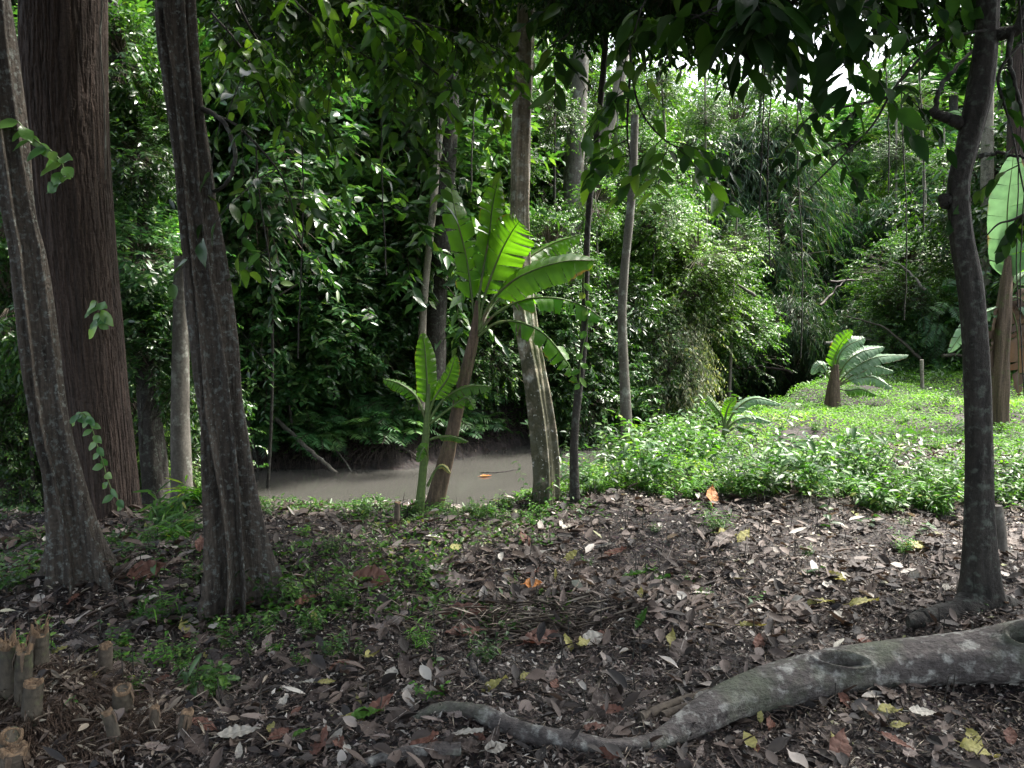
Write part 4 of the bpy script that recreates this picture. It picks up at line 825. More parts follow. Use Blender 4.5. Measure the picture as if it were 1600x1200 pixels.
RNG = np.random.default_rng(12)
for i in range(16):
    px, py, D = random.uniform(1180, 1500), random.uniform(430, 600), random.uniform(14, 19); dx, dy = random.uniform(40, 120)*random.choice((-1, 1)), random.uniform(-70, 20)
    w = spline([P(px, py, D), P(px+dx*.5, py+dy*.5-random.uniform(0, 14), D+.3), P(px+dx, py+dy, D+.5)], 12); a = Acc(); tube(a, w+RNG.normal(size=w.shape)*.015, np.linspace(.035, .01, 12), 6)
    o = link('fallen_branch', a.mesh('fallen_branch', (M[random.choice(['greybark', 'straw', 'culm'])],), True, w[0]), None, tuple(w[0])); tag(o, 'bare dead branch in the tangle behind the lawn', 'branch', 'dead branches in the tangle behind the lawn')
w = np.array([P(1441, 606, 12.5), P(1440, 562, 12.5)]); a = Acc(); tube(a, w, (.03, .03), 8); o = link('short_post', a.mesh('short_post', (M['palebark'],), True, w[0]), None, tuple(w[0])); tag(o, 'short pale upright stake behind the lawn right of the bushy banana', 'stake')
# ------------------------------------------------------------ cut culm stumps, lower left
def culm_stump(px, ytop, ybot, w, label, lean=0, hollow=False, mat='culm', name='cut_stump', ragged=1.):
    g = G(px-lean*.0, ybot); D = g[1]; b = g.copy(); root = thing(name, label, 'stump', b)
    top = P(px+lean, ytop, D-(.03 if hollow else 0)); r = w*D/F/2; c = spline([sink(b, .05), (b+top)/2, top], 26); a = Acc()
    ph = random.random()*6
    def prof(th, k): return r*(1.12-.14*k/25)*(1+.05*np.sin(2*th+ph)+.02*np.sin(7*th+k)+(.06 if k in (8, 9, 18) else 0))+th*0
    tube(a, c, np.full(26, r), 22, prof=prof, cap=True); link('culm', a.mesh('culm', (M[mat],), True, b), root)
    t, u, w_ = frames(c); th = np.linspace(0, 2*math.pi, 44, endpoint=False); rr = np.random.default_rng(int(px))
    h = np.clip(rr.random(44)*.5+.5*np.sin(th*2+px)+.3*np.sin(th*5+px), -.1, 1.2)*.75*r*ragged; th2 = th; e = c[-1]; tt = t[-1]; cc = Acc()
    ring = lambda R, hh: e+R*(np.cos(th)[:, None]*u[-1]+np.sin(th)[:, None]*w_[-1])+tt*np.asarray(hh)[:, None]
    rings = [ring(r*.99, h*0-.01), ring(r*1.0, h), ring(r*.72, h*.8+.1*r), ring(r*.5, h*.3-(.9*r if hollow else 0)), ring(r*.02, h*0-(1.2*r if hollow else -.1*r))]
    v = np.concatenate(rings); i = np.arange(4)[:, None]*44; j = np.arange(44)[None]; j2 = (j+1) % 44
    cc.add(v, np.stack([i+j, i+j2, i+44+j2, i+44+j], -1).reshape(-1, 4))
    cf_ = cc
    for k in range(16):                                              # torn splinters
        an = rr.random()*6.28; p0 = e+r*rr.uniform(.3, 1.02)*(math.cos(an)*u[-1]+math.sin(an)*w_[-1])-tt*.01; d_ = tt+rr.normal(size=3)*.35; l_ = r*rr.uniform(.3, 1.3)*ragged
        tube(cc, np.array([p0, p0+d_*l_*.5, p0+d_*l_+rr.normal(size=3)*.2*l_]), (r*.13, r*.09, r*.02), 4)
    for k in range(5):                                               # strips of sheath peeling down
        an = rr.random()*6.28; dr = math.cos(an)*u[-1]+math.sin(an)*w_[-1]; p0 = e+r*1.02*dr-tt*rr.uniform(0, .3)*r; sd_ = np.cross(tt, dr)*r*.25
        q1, q2 = p0+dr*r*.35-tt*r*1.2, p0+dr*r*.25-tt*r*2.6
        cc.add(np.array([p0-sd_, p0+sd_, q1+sd_*.8, q1-sd_*.8, q2+sd_*.3, q2-sd_*.3]), [(0, 1, 2, 3), (3, 2, 4, 5)], None, .3, 1)
    f = Acc()
    for k in range(60):                                              # fine rootlets round the foot
        an = rr.random()*6.28; d = np.array((math.cos(an), math.sin(an), 0)); p0 = b+d*r+np.array((0, 0, .04*rr.random())); l = .03+.07*rr.random()
        q_ = np.array([p0, p0+d*l*.6+np.array((0, 0, .01)), p0+d*l-np.array((0, 0, .04))])
        tube(f, q_, (.0015, .0012, .0006), 3, cap=False)
    link('cut_face', cc.mesh('cut_face', (M['cutwood'], M['sheath']), False, b), root)
    link('rootlets', f.mesh('rootlets', (M['fibre'],), False, b), root); return root
for sp in [
    (60, 988, 1052, 26, 'pale torn stump standing tallest at the back of the cut clump', 2, False),
    (14, 1008, 1100, 27, 'ragged stump at the left edge of the cut clump', 0, False),
    (36, 1015, 1108, 24, 'ragged greenish stump right beside the one at the left edge', 2, False),
    (48, 1066, 1132, 28, 'thick smooth grey-brown stump in the middle of the cut clump', 5, False),
    (164, 1008, 1062, 20, 'slim dark stump behind the orange hollow one', 2, False),
    (192, 1076, 1122, 27, 'orange hollow stump tilted towards the viewer', -1, True),
    (185, 1112, 1172, 18, 'yellow-green leaning stump below the orange hollow one', -18, False),
    (240, 1105, 1150, 15, 'small dark stump right of the yellow-green one', 2, False),
    (285, 1112, 1156, 20, 'short olive stump standing rightmost of the cut clump', 8, False),
    (10, 1150, 1180, 34, 'hollow pale stump lying low at the bottom left corner', 8, True),
    (22, 1172, 1215, 40, 'dark grey stump cut off by the bottom left corner', 0, False),
    (620, 785, 820, 9, 'dark pointed stub at the water edge left of the young banana', 1, False)]:
    culm_stump(*sp[:5], lean=sp[5], hollow=sp[6], mat='culm' if 'dark' not in sp[4] else 'twig', ragged=1.6 if 'ragged' in sp[4] or 'torn' in sp[4] else .5)
# fibrous root mass on the mound
a = Acc()
for (px, py, n_, sp_) in [(110, 1090, 1500, .26), (40, 1150, 700, .2), (190, 1150, 600, .16), (110, 1180, 500, .15)]:
    g = G(px, py)
    for k in range(n_):
        x, y = g[0]+RNG.normal()*sp_*.5, g[1]+RNG.normal()*sp_*.4; z = Hs(x, y) if k % 1 == 0 else 0
        an = math.atan2(y-g[1], x-g[0])+RNG.normal()*.5; d = np.array((math.cos(an), math.sin(an), 0)); l = .03+RNG.random()*.09; r_ = .0008+RNG.random()*.0014
        p0 = np.array((x, y, z+.005+RNG.random()*.03)); a_ = np.array([p0, p0+d*l*.5+np.array((0, 0, .015)), p0+d*l-np.array((0, 0, .02))])
        s_ = np.cross(d, (0, 0, 1.))*r_; v = np.array([a_[0]-s_, a_[0]+s_, a_[1]+s_, a_[1]-s_, a_[2]]); a.add(v, [(0, 1, 2, 3)], [(3, 2, 4)], RNG.random())
o = link('root_fibres', a.mesh('root_fibres', (M['fibre'],))); tag(o, 'tangled brown root fibres around the cut stumps at lower left', 'root fibres', kind='stuff')

a = Acc(); g0 = G(100, 1110); N = 900; x = g0[0]+RNG.normal(size=N)*.24; y = g0[1]+RNG.normal(size=N)*.17; an = RNG.uniform(0, 6.28, N)
leaves(a, np.stack([x, y, H(x, y)+.01+RNG.random(N)*.04], -1), np.stack([np.cos(an), np.sin(an), RNG.normal(size=N)*.4], -1), np.stack([RNG.normal(size=N)*.5, RNG.normal(size=N)*.5, np.ones(N)], -1), RNG.uniform(.02, .09, N), RNG.uniform(.004, .02, N), RNG.random(N)**.8, 2, fold=.6)
o = link('wood_chips', a.mesh('wood_chips', (M['straw'],))); tag(o, 'pale chips and shreds around the cut stumps at lower left', 'wood chips', kind='stuff')
# ------------------------------------------------------------ leaf litter
def ground_pts(n, x0, x1, y0, y1, dens=None):
    x = RNG.uniform(x0, x1, n); y = y0+(y1-y0)*RNG.random(n)**1.15; m = creek(x, y) > 2.2
    x, y = x[m], y[m]; m = np.abs(x) < .75*y+1.2; x, y = x[m], y[m]; return x, y
def litter(n, L, Wd, lo, hi, rp, name, lod, lift, tilt=.35, mat='litter', seed=1, rfun=None, straw=False):
    global RNG; RNG = np.random.default_rng(seed); a = Acc(); x, y = ground_pts(n, -7, 7, lo, hi); N = len(x)
    z = H(x, y)+RNG.random(N)*lift+.004; an = RNG.uniform(0, 6.28, N)
    d = np.stack([np.cos(an), np.sin(an), RNG.normal(size=N)*tilt], -1); nn = np.stack([RNG.normal(size=N)*tilt, RNG.normal(size=N)*tilt, np.ones(N)], -1)
    r = RNG.random(N)**rp; r = np.where((r > .78) & (RNG.random(N) < (.55 if lod else .25)), r-.3, r)
    if lod: dk = np.sin(x*3.1+2*np.sin(y*2.3))*np.sin(y*3.7-x)+RNG.normal(size=N)*.7 > -.5; x, y, z, d, nn, r = x[dk], y[dk], z[dk], d[dk], nn[dk], r[dk]; N = len(x)
    dark = sm(.15, .6, np.sin(x*1.9+1.3*np.sin(y*1.7))*np.sin(y*2.3+x)); 
    leaves(a, np.stack([x, y, z], -1), d, nn, L*RNG.uniform(.4, 1.5, N), Wd*RNG.uniform(.4, 1.4, N), r, lod, fold=.5, droop=-.05 if not straw else .05)
    return a
a = litter(170000, .028, .013, 1.9, 8.2, 1.15, 'l', 0, .02, .4, seed=21)
o = link('leaf_litter', a.mesh('leaf_litter', (M['litter'],))); tag(o, 'small brown and bleached leaf fragments covering the forest floor', 'leaf litter', kind='stuff')
a = litter(17000, .085, .044, 3.5, 8.0, .95, 'l', 1, .03, .3, seed=22)
o = link('fallen_leaves', a.mesh('fallen_leaves', (M['litter'],))); tag(o, 'dry fallen leaves strewn thickly over the dark soil', 'fallen leaves', kind='stuff')
a = litter(10500, .074, .036, 1.9, 4.3, 1.35, 'l', 2, .035, .4, seed=25)
o = link('fallen_leaves', a.mesh('fallen_leaves', (M['litter'],))); tag(o, 'curled dry leaves lying on the dark soil nearest the viewer', 'fallen leaves', kind='stuff')
a = litter(42000, .07, .003, 1.9, 7.6, 1.1, 'l', 0, .03, .25, seed=23, straw=True)
o = link('straw_debris', a.mesh('straw_debris', (M['straw'],))); tag(o, 'thin straws and twigs scattered over the forest floor', 'twigs', kind='stuff')
RNG = np.random.default_rng(77); a = Acc(); N = 60000
y = 1.9+2.6*RNG.random(N)**.9; x = RNG.uniform(-1, 1, N)*(.74*y+.3); z = H(x, y)+RNG.random(N)*.018+.003; an = RNG.uniform(0, 6.28, N)
leaves(a, np.stack([x, y, z], -1), np.stack([np.cos(an), np.sin(an), RNG.normal(size=N)*.4], -1), np.stack([RNG.normal(size=N)*.45, RNG.normal(size=N)*.45, np.ones(N)], -1), RNG.uniform(.008, .034, N), RNG.uniform(.003, .014, N), RNG.random(N)**1.15, 0, fold=.5)
o = link('leaf_litter', a.mesh('leaf_litter', (M['litter'],))); tag(o, 'fine crumbled leaf mulch on the soil nearest the viewer', 'leaf litter', kind='stuff')
# individual larger leaves
def leaf_mesh(seed, mat, L=1., Wd=.5, curl=.25, lob=False):
    rs = np.random.default_rng(seed); n, m = 25, 7; s = np.linspace(0, 1, n); u = np.linspace(-1, 1, m)
    wp = np.sin(np.pi*np.clip(s, 0, 1)**.8)**1.05*(1+.07*np.sin(s*19+seed)); a = Acc(); v = []
    c1, c2, tw = rs.uniform(.1, .6)*curl*2, rs.uniform(-.5, .9)*curl, rs.normal()*.4
    for i in range(n):
        for j in range(m):
            x = s[i]*L; y = u[j]*wp[i]*Wd/2; z = .018*math.sin((s[i]-abs(u[j])*.25)*42)*abs(u[j])+c1*abs(u[j])**1.6*Wd*.5*wp[i]+c2*(s[i]-.5)**2*L+tw*u[j]*(s[i]-.5)*Wd*.5+.02*math.sin(s[i]*30+seed)*abs(u[j])+.012*rs.normal()
            v.append((x-L/2, y, z))
    v = np.array(v); idx = np.arange(n*m).reshape(n, m); q_ = np.stack([idx[:-1, :-1], idx[:-1, 1:], idx[1:, 1:], idx[1:, :-1]], -1).reshape(-1, 4)
    uv = np.stack([np.repeat(s, m)*1.6+np.tile(np.abs(u), n)*.25, np.tile(u, n), np.zeros(n*m)], -1)
    a.add(v, q_, None, .2+.6*rs.random(), 0, uv); tube(a, np.array([(-L/2-.2*L, 0, .0), (-L/2, 0, .0), (L/2, 0, c2*.25*L)]), (.012, .010, .004), 4, 0, cap=False, r=.9)
    return a.mesh('fallen_leaf', (M[mat],), True)
LM = {k: [leaf_mesh(s*3+hash_, k) for s in range(5)] for hash_, k in enumerate(['litter', 'redleaf', 'orangeleaf', 'yellowleaf', 'paleleaf', 'herb'])}
def lay(px, py, Lpx, mat, label, rot=None, tilt=.25, ratio=1., group=None, lift=.02):
    g = G(px, py); o = link('fallen_leaf', random.choice(LM[mat]), None, (g[0], g[1], g[2]+lift)); L = Lpx*g[1]/F
    o.scale = (L, L*min(ratio, 1.25), L); mr_ = Matrix.Rotation(abs(random.gauss(.1, tilt*.8)), 3, 'X') @ Matrix.Rotation(random.uniform(-tilt, tilt), 3, 'Y') @ Matrix.Rotation(rot if rot is not None else random.uniform(0, 6.28), 3, 'Z')
    o.rotation_euler = mr_.to_euler(); o.location.z += L*.12*tilt; return tag(o, label, 'leaf', group)
for sp in [
    (582, 918, 75, 'redleaf', 'large ribbed red-brown leaf lying right of the fluted tree', -.3, .5, 1.5), (480, 952, 48, 'redleaf', 'cupped red-brown leaf between the fluted tree and the large ribbed leaf', .3, .5, 1.5),
    (722, 972, 80, 'redleaf', 'wide crumpled brown leaf on the brush heap at centre', .1, .3, 1), (845, 1012, 70, 'redleaf', 'dull red leaf lying below the brush heap', .6, .4, 1.4),
    (833, 922, 32, 'orangeleaf', 'small square orange leaf right of the brush heap', .2, .5, 1.7), (868, 908, 26, 'yellowleaf', 'upright thin yellow leaf beside the orange one', 1.5, .9, .5),
    (1002, 980, 46, 'herb', 'fresh green blade-like leaf lying on the mulch centre right', 1.0, .8, .6), (1048, 1010, 40, 'yellowleaf', 'pale yellow leaf standing in the mulch right of the green blade', 1.3, .7, .8),
    (888, 1018, 34, 'yellowleaf', 'left leaf of a pale yellow pair below the orange leaf', 2, .6, 1), (912, 1015, 34, 'yellowleaf', 'right leaf of a pale yellow pair below the orange leaf', .8, .6, 1),
    (1170, 1170, 36, 'yellowleaf', 'yellow leaf in the dark soil under the huge root end', 1.8, .4, 1.2), (1187, 1135, 26, 'yellowleaf', 'small curled yellow leaf above the yellow leaf under the root', 1.5, .9, .8),
    (1390, 1122, 44, 'yellowleaf', 'yellow oval leaf in front of the huge root', .1, .3, .9), (1440, 1128, 52, 'paleleaf', 'withered grey leaf next to the yellow oval leaf', .1, .3, .8),
    (1530, 1188, 60, 'yellowleaf', 'large pale green leaf at the bottom right corner', -.3, .3, 1), (1282, 952, 42, 'yellowleaf', 'long buff leaf lying left of the slender dark tree', -.2, .2, .7),
    (1350, 950, 50, 'yellowleaf', 'flat yellowish leaf half curled beside the long buff leaf', .1, .3, .5), (1428, 910, 26, 'paleleaf', 'white crumpled leaf left of the slender dark tree foot', .4, .5, 1.6),
    (1478, 928, 20, 'paleleaf', 'small white leaf close to the slender dark tree foot', .9, .5, 1.4), (660, 1178, 62, 'redleaf', 'rusty red leaf in front of the knotty root', .55, .3, .8),
    (728, 1160, 60, 'paleleaf', 'long silvery leaf resting against the knotty root', .1, .2, .5), (775, 1185, 42, 'paleleaf', 'round silver leaf at the bottom centre', .4, .3, 1.6),
    (575, 1128, 54, 'herb', 'dark green leaf left of the knotty root', .3, .2, .9), (470, 1158, 34, 'herb', 'small green leaf at the bottom left of centre', .5, .3, .8),
    (510, 1078, 30, 'yellowleaf', 'pale yellow-green leaf left of the brown stick', .3, .3, .9), (485, 1082, 34, 'paleleaf', 'narrow white leaf beside the pale yellow-green leaf', .1, .2, .5),
    (712, 865, 24, 'yellowleaf', 'yellow leaf at the back of the mulch before the banana', .7, .5, 1.4), (660, 888, 34, 'herb', 'pale green oval leaf right of the large ribbed leaf', 0, .2, .9),
    (1112, 785, 40, 'orangeleaf', 'orange leaf hanging in the herbs at the bank edge', 1.4, 1.1, 1), (758, 724, 0, 'orangeleaf', '', 0, 0, 1),
    (375, 1165, 70, 'paleleaf', 'big pale leaf lying near the bottom right of the cut clump', .4, .25, .9), (320, 1178, 44, 'litter', 'brown leaf at the bottom edge right of the cut clump', 1.5, .4, .9),
    (230, 905, 60, 'redleaf', 'reddish brown leaf on the ground between the two left trees', .5, .4, 1.3), (195, 905, 50, 'litter', 'crumpled dusty leaf at the foot of the left front tree', 1.1, .5, 1.2),
    (175, 1080, 60, 'litter', 'hanging purple-brown leaf inside the cut clump', 1.4, .8, .8), (1180, 988, 50, 'yellowleaf', 'long flat beige leaf right of the mulch centre', -.1, .15, .5),
    (1380, 1062, 22, 'herb', 'small green leaf stuck to the side of the huge root', -.6, .8, .8), (1500, 1078, 46, 'paleleaf', 'grey curled leaf in front of the huge root at right', -.2, .3, .7),
    (1400, 1178, 54, 'redleaf', 'reddish leaf on the soil at the bottom right', -.5, .3, .6), (375, 962, 50, 'redleaf', 'red-brown leaf at the foot of the fluted tree', .2, .4, .9),
    (640, 1090, 34, 'paleleaf', 'pale leaf above the knotty root', .8, .3, .8), (1105, 1105, 50, 'paleleaf', 'grey leaf leaning on the end of the huge root', .1, .4, .9),
    (1000, 905, 66, 'herb', 'green bamboo leaf lying on the brush', .35, .2, .3), (1020, 915, 60, 'herb', 'second green bamboo leaf on the brush, below the other', .2, .2, .3)]:
    if sp[2]: lay(sp[0], sp[1], sp[2], sp[3], sp[4], sp[5], sp[6], sp[7], lift=.03)
p = P(759, 723, 10.2); p[2] = -.888
o = link('fallen_leaf', LM['orangeleaf'][1], None, tuple(p), (0, 0, .2), (.16, .16, .16)); tag(o, 'orange leaf floating on the grey water', 'leaf')
for i in range(230):
    px, py = random.uniform(0, 1600), 1190-370*random.random()**1.3; k = random.choice(['litter']*7+['paleleaf', 'redleaf', 'redleaf', 'yellowleaf'])
    lay(px, py, random.uniform(24, 50)*(1.5 if k in ('litter', 'redleaf') and random.random() < .35 else 1), k, {'litter': 'dull brown dry leaf lying loose on the mulch', 'paleleaf': 'bleached pale leaf lying loose on the mulch', 'redleaf': 'small red-brown leaf lying loose on the mulch', 'yellowleaf': 'small yellowish leaf lying loose on the mulch'}[k], None, .4, random.uniform(.7, 1.1), 'larger loose leaves on the mulch')

# ------------------------------------------------------------ herbs and low plants
def herb_mesh(seed, mat, h, nst, per, L, Wd, kind='herb'):
    global RNG; RNG = np.random.default_rng(seed); a = Acc()
    for i in range(nst):
        an = RNG.random()*6.28; le = RNG.uniform(.05, .5); d = np.array((math.cos(an)*le, math.sin(an)*le, 1)); u = np.linspace(0, 1, 6)[:, None]; hh = h*RNG.uniform(.5, 1.1)
        o_ = np.array((math.cos(an), math.sin(an), 0))*RNG.random()*.3*h; c = o_+d*u*hh+np.array((math.cos(an), math.sin(an), 0))*u*u*hh*.2
        tube(a, c, np.linspace(.004, .002, 6), 4, 1, cap=False); m = per; s = np.linspace(.25, 1, m)[:, None]
        pos = o_+d*s*hh+np.array((math.cos(an), math.sin(an), 0))*s*s*hh*.2; az = np.arange(m)*2.4+RNG.random()*6; ld = np.stack([np.cos(az), np.sin(az), RNG.uniform(-.2, .5, m)], -1)
        leaves(a, pos, ld, np.stack([RNG.normal(size=m)*.3, RNG.normal(size=m)*.3, np.ones(m)], -1), L*RNG.uniform(.6, 1.3, m), Wd*RNG.uniform(.7, 1.3, m), RNG.random(m)**1.2, 1, fold=.3, droop=.35)
    return a.mesh('herb', (M[mat], M['gstem']))
HB = {'herb': [herb_mesh(s, 'herb', .42, 12, 9, .085, .04) for s in range(5)], 'grassy': [herb_mesh(20+s, 'herb', .35, 16, 6, .16, .02) for s in range(3)],
      'seed': [herb_mesh(40+s, 'small', .22, 1, 6, .11, .045) for s in range(4)], 'dark': [herb_mesh(60+s, 'small', .45, 12, 9, .1, .045) for s in range(4)], 'tall': [herb_mesh(70+s, 'broad', .9, 3, 12, .13, .055) for s in range(3)]}
def herb(kind, x, y, s, label, group=None, name='herb', cat='plant'):
    o = link(name, random.choice(HB[kind]), None, (x, y, Hs(x, y)-.01), (0, 0, random.uniform(0, 6.28)), (s, s, s*random.uniform(.85, 1.2))); return tag(o, label, cat, group)
for i in range(165):                                                 # herb belt along the lawn edge
    px = random.uniform(855, 1720); D = 5.62+.08*math.sin(px*.021)+.1*math.sin(px*.057+1)+1.3*random.random()**1.7+(.6 if px < 1000 else 0)*random.random()
    x = P(px, 500, D)[0]
    if creek(np.array([x]), np.array([D]))[0] < 2.2: continue
    herb(random.choice(['herb', 'herb', 'dark', 'grassy']), x, D, random.choice([.3, .38, .45, .55, .8])*random.uniform(.8, 1.15), 'leafy green herb in the belt between the mulch and the lawn', 'herbs along the lawn edge')
for i in range(60):
    px = random.uniform(930, 1150); D = random.uniform(7, 11.5); x = P(px, 500, D)[0]
    if creek(np.array([x]), np.array([D]))[0] < 1.7: continue
    herb(random.choice(['herb', 'grassy', 'dark']), x, D, random.uniform(.5, .95), 'leafy herb on the bank around the slim grey tree', 'herbs on the bank by the slim grey tree')
for i in range(45):
    px = random.uniform(1180, 1720); D = random.uniform(7.5, 13.5); x = P(px, 500, D)[0]
    if creek(np.array([x]), np.array([D]))[0] < 1.7: continue
    herb(random.choice(['herb', 'grassy']), x, D, random.uniform(.22, .55), 'taller herb tuft growing out of the sunny lawn', 'herb tufts on the lawn')
for i in range(45):                                                  # bank edge before the water
    px = random.uniform(395, 860); D = random.uniform(5.0, 5.7); x = P(px, 500, D)[0]
    herb(random.choice(['herb', 'dark', 'grassy', 'seed']), x, D, random.uniform(.16, .34), 'low green herb on the near bank edge before the water', 'low herbs before the water')
for i, px in enumerate([865, 905, 960, 1010, 1065, 1120, 1180, 1230, 1290, 1350, 1400, 1450, 1560, 1600, 880, 935, 990, 1035, 1090, 1150, 1205, 1255, 1320, 1375, 1420, 1480, 1575, 1620]):
    D = 5.75+random.random()*.7; x = P(px, 500, D)[0]; herb('tall', x, D, random.uniform(.28, .62), 'taller broad-leaved weed standing in the herb belt', 'taller weeds in the herb belt')
for i in range(85):
    px = random.choice([random.gauss(330, 150), random.gauss(480, 200), random.uniform(0, 1600)]); py = random.uniform(830, 1120) if px < 700 else random.uniform(820, 960)
    g = G(px, py); herb(random.choice(['seed', 'seed', 'herb', 'dark']), g[0], g[1], random.choice([.3, .45, .6])*.55, 'small green seedling poking up through the mulch', 'seedlings scattered over the mulch', 'seedling')
for (px, py, k, s, lb) in [(1270, 905, 'seed', 1.1, 'small feathery seedling on the mulch at right'), (1165, 950, 'seed', .9, 'thin green seedling on the mulch centre right'), (400, 930, 'seed', 1.2, 'dark seedling at the foot of the fluted tree'), (430, 945, 'dark', .4, 'low tuft right of the fluted tree foot'),
    (300, 1090, 'seed', 1.3, 'seedling behind the olive stump'), (345, 1065, 'seed', 1.1, 'pale-leaved seedling right of the cut clump'), (205, 1045, 'seed', 1.3, 'broad green seedling behind the orange hollow stump'), (255, 910, 'seed', 1.2, 'green seedling between the two left trees'),
    (95, 900, 'seed', .9, 'small plant at the foot of the left front tree'), (10, 930, 'dark', .5, 'dark tuft at the left edge of the ground'), (1525, 960, 'seed', .6, 'tiny seedling on the roots of the slender dark tree'), (1350, 830, 'seed', 1.3, 'yellow-green seedling at the lawn edge'), (1300, 835, 'seed', 1.2, 'green seedling left of the yellow-green one'),
    (1440, 830, 'seed', 1.2, 'seedling left of the slender dark trunk at the lawn edge'), (760, 1035, 'dark', .3, 'low green sprig beside the twisted root piece'), (370, 950, 'dark', .3, 'sprig growing in the buttress fold of the fluted tree'), (830, 790, 'tall', .35, 'dark whorled plant standing at the foot of the pale speckled tree'),
    (1210, 700, 'tall', .8, 'tall climbing sprig left of the bushy banana'), (1290, 790, 'tall', .5, 'leafy sapling in the herb belt'), (1470, 770, 'tall', .6, 'young broad-leaved sapling before the lawn near the slender dark tree'), (1590, 780, 'tall', .6, 'broad-leaved sapling at the right edge of the herb belt'),
    (1120, 830, 'grassy', .5, 'pale strappy plant at the back of the mulch'), (660, 1010, 'grassy', .3, 'short grassy tuft on the brush heap'), (250, 965, 'grassy', .4, 'grassy tuft left of the fluted tree')]:
    g = G(px, py); herb(k, g[0], g[1], s*.62 if k == 'seed' else s, lb, None, 'seedling')
# cut bamboo greens heap
GR = [herb_mesh(90+s, 'herb', .3, 14, 8, .2, .03) for s in range(2)]
for i, (px, py, s) in enumerate([(225, 800, 1), (262, 815, 1.05), (300, 790, 1), (285, 835, .9), (245, 770, .9), (310, 760, .8), (270, 850, .7)]):
    g = G(px, py); o = link('leafy_cutting', GR[i % 2], None, (g[0], g[1], g[2]), (random.uniform(-.6, .6), random.uniform(-.6, .6), random.uniform(0, 6)), (s*.7, s*.7, s*.55))
    tag(o, 'green cutting '+['at the left of the heap by the big trunk', 'in the middle of the green heap', 'at the right of the heap touching the fluted tree', 'lying in front of the green heap', 'at the back left of the heap beside the mossy trunk', 'at the back right of the heap by the ringed trunk', 'lowest and nearest in the green heap'][i], 'plant', 'heap of green cuttings')
# brush heap
a = Acc(); g = G(800, 1000); N = 1400; RNG = np.random.default_rng(3)
x = g[0]+RNG.normal(size=N)*.36; y = g[1]+.12+RNG.normal(size=N)*.18; an = RNG.normal(size=N)*.7+RNG.integers(0, 2, N)*3.1
zb = H(x, y)+RNG.random(N)*.1*np.exp(-((x-g[0])/.5)**2-((y-g[1]-.1)/.25)**2)
leaves(a, np.stack([x, y, zb], -1), np.stack([np.cos(an), np.sin(an), RNG.normal(size=N)*.3], -1), np.stack([RNG.normal(size=N)*.4, RNG.normal(size=N)*.4, np.ones(N)], -1), RNG.uniform(.05, .2, N), RNG.uniform(.003, .012, N), RNG.random(N), 0)
o = link('dry_grass', a.mesh('dry_grass', (M['straw'],))); tag(o, 'heap of dry cut grass and thin stalks at the middle of the mulch', 'dry grass', kind='stuff')
# little upright cut stems
a = Acc(); x, y = ground_pts(520, -4, 5, 2.6, 6.2)
for i in range(len(x)):
    z = Hs(x[i], y[i]); h = random.uniform(.04, .15); tube(a, np.array([(x[i], y[i], z-.01), (x[i]+random.uniform(-.02, .02), y[i]+random.uniform(-.02, .02), z+h)]), (.0035, .002), 4)
o = link('cut_stems', a.mesh('cut_stems', (M['darkbark'],))); tag(o, 'countless thin cut stems poking up from the mulch', 'cut stems', kind='stuff')

# lawn and ground cover
def cover(name, label, n, xr, yr, L, Wd, mat, h, seed, cond, tilt=.5, lod=0):
    global RNG; RNG = np.random.default_rng(seed); a = Acc(); x = RNG.uniform(*xr, n); y = yr[0]+(yr[1]-yr[0])*RNG.random(n)**1.4; m = cond(x, y); x, y = x[m], y[m]; N = len(x)
    z = H(x, y)+RNG.random(N)*h*(.6+.5*np.sin(x*3+np.sin(y*2.2))*np.sin(y*2.7)); an = RNG.uniform(0, 6.28, N)
    leaves(a, np.stack([x, y, z], -1), np.stack([np.cos(an), np.sin(an), RNG.normal(size=N)*tilt+.3], -1), np.stack([RNG.normal(size=N)*.35, RNG.normal(size=N)*.35, np.ones(N)], -1), L*RNG.uniform(.5, 1.4, N), Wd*RNG.uniform(.6, 1.3, N), np.clip(RNG.random(N)**1.2*.8+.25*np.sin(x*1.3+np.sin(y))*np.sin(y*1.1+x*.4), 0, 1), lod)
    o = link(name, a.mesh(name, (M[mat],))); return tag(o, label, 'ground cover', kind='stuff')
vis = lambda x, y: np.abs(x) < .75*y+1.5
cover('lawn_cover', 'bright low green ground cover of small leaves over the sunny lawn', 170000, (0, 14), (5.8, 15.5), .042, .022, 'lawn', .13, 31, lambda x, y: (creek(x, y) > 2.0) & vis(x, y) & (x > -.2+.04*y) & (y > 5.65+.1*np.sin(x*2.3)+.1*np.sin(x*6)) & (np.sin(x*1.9+1.5*np.sin(y*1.3))*np.sin(y*2.1-x) > -.8))
cover('slope_undergrowth', 'dark undergrowth on the rising ground behind the lawn', 40000, (4, 24), (13.5, 30), .1, .035, 'small', .4, 35, lambda x, y: (creek(x, y) > 1.8) & vis(x, y))
cover('creeping_plants', 'low mixed green leaves among the litter on the near bank', 30000, (-6, 3), (3.5, 7.0), .042, .022, 'herb', .08, 32, lambda x, y: (creek(x, y) > 1.5) & (np.sin(x*2.1+y)*np.sin(y*3.3-x) > -.35) & (x < .3+np.maximum(y-5.1, 0)*3))
cover('bank_undergrowth', 'tangled low undergrowth covering the far creek bank', 110000, (-12, 12), (8, 24), .09, .035, 'small', .35, 33, lambda x, y: (creek(x, y) < -1.75) & vis(x, y))
cover('bank_litter', 'brown dry leaves on the far creek bank', 12000, (-9, 8), (8.5, 17), .07, .035, 'litter', .1, 34, lambda x, y: (creek(x, y) < -1.6) & (creek(x, y) > -4))
# hanging roots and stalks along the far bank
a = Acc(); RNG = np.random.default_rng(4)
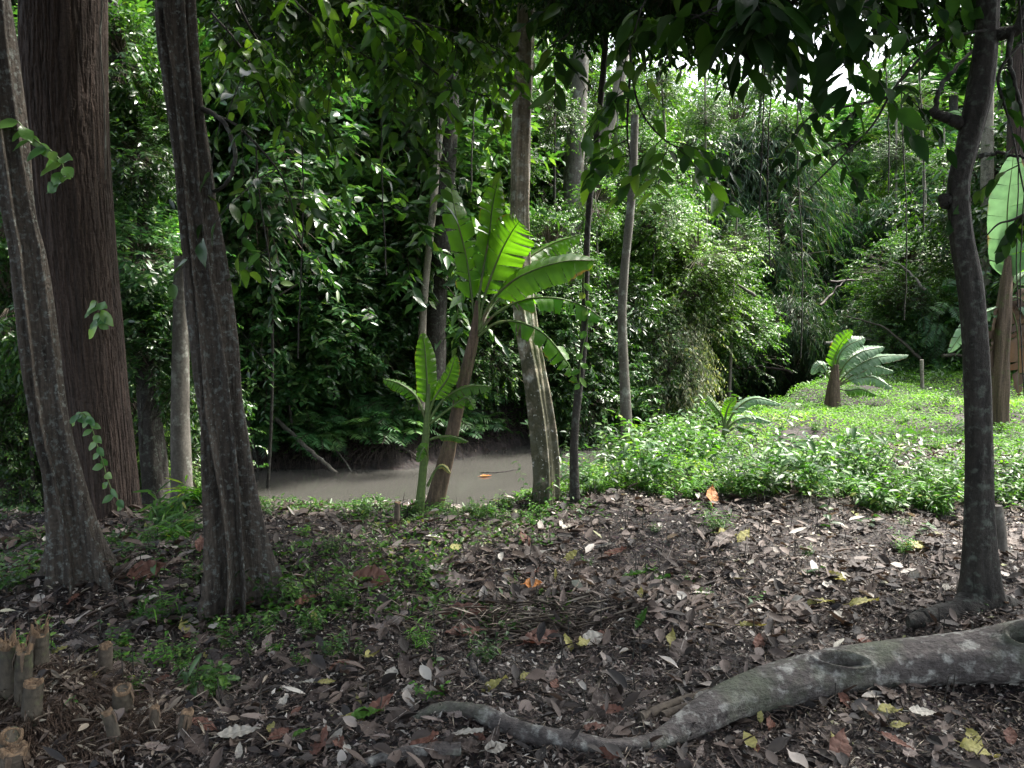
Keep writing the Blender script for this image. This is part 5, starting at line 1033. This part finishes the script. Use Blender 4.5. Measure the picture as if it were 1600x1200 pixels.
# ferns / palm-like fronds on the far bank
def fern_mesh(seed, nf, L, ll, mat='fern', arch=.5, nl=16):
    global RNG; RNG = np.random.default_rng(seed); a = Acc()
    for i in range(nf):
        an = i*2.4+RNG.random(); el = RNG.uniform(.3, 1.0); frond(a, np.zeros(3), np.array((math.cos(an)*math.cos(el), math.sin(an)*math.cos(el), math.sin(el))), L*RNG.uniform(.75, 1.15), nl, ll, RNG.random(), arch=arch*RNG.uniform(.7, 1.3), w=.24)
    return a.mesh('fern', (M[mat], M['twig']))
FM = [fern_mesh(s, 11, .9, .26) for s in range(4)]
RNG = np.random.default_rng(8)
def slide(px, c):
    for D in np.arange(8, 30, .05):
        x = P(px, 600, D)[0]
        if creek(np.array([x]), np.array([D]))[0] < -c: return x, D
    return P(px, 600, 24)[0], 24
for row, (c, n_) in enumerate([(2.05, 30), (2.5, 26), (3.0, 24), (3.6, 20)]):
    for i in range(n_):
        px = 372+(i+random.random())*(455/n_) if i < n_-4 else random.uniform(1040, 1250)
        x, D = slide(px, c+random.uniform(-.12, .12)); s = random.uniform(.75, 1.15)*(.85 if row == 0 else 1)*(.85 if 690 < px < 900 else 1)
        o = link('fern', random.choice(FM), None, (x, D, Hs(x, D)+.06), (random.uniform(0, .35), 0, random.uniform(0, 6)), (s, s, s))
        far_ = px > 1000
        tag(o, 'arching fern on the dark bank under the bamboo' if far_ else ['fern overhanging the water edge of the far bank', 'fern in the second row above the water of the far bank', 'fern halfway up the far bank below the shrubs', 'fern at the top of the far bank against the dark shrubs'][row], 'fern', 'ferns under the bamboo' if far_ else 'ferns on the far bank')
# root fringe and stalks hanging over the far waterline
a = Acc()
for i in range(900):
    px = random.uniform(330, 900); x, D = slide(px, random.uniform(1.7, 2.2)); z = Hs(x, D); l = random.uniform(.1, .4); dx = random.uniform(-.25, .25)
    tube(a, np.array([(x, D, z+.12), (x+dx*.5, D-.12, z+.06), (x+dx, D-.2-.1*random.random(), z+.1-l)]), (.005, .004, .002), 3, cap=False)
o = link('root_fringe', a.mesh('root_fringe', (M['straw'],))); tag(o, 'fringe of roots and dead stalks along the far waterline', 'roots', kind='stuff')
# palm crowns far right
PM = [fern_mesh(30+s, 16, 2.6, .55, 'bamboo', .35, 34) for s in range(2)]
for (px, py, D, lb) in [(1325, 230, 26, 'feathery palm crown over the dark palm trunk'), (1440, 200, 27, 'feathery palm left of the slender dark tree top'), (1275, 330, 25, 'feathery palm low in the bamboo'), (1490, 150, 24, 'feathery palm against the bright sky gap')]:
    p = P(px, py, D); b = np.array((p[0], D, Hs(p[0], D))); r = thing('palm_tree', lb, 'palm', b); a = Acc(); tube(a, spline([sink(b), (b+p)/2+np.array((.1, 0, 0)), p], 10), np.full(10, .13), 8)
    link('trunk', a.mesh('trunk', (M['darkbark'],), True, b), r); link('crown', PM[0], r, tuple(p-b), (0, 0, random.random()*6))
print('OBJ', len(bpy.data.objects), 'TRIS', sum(len(m.loops)-2*len(m.polygons) for m in bpy.data.meshes))
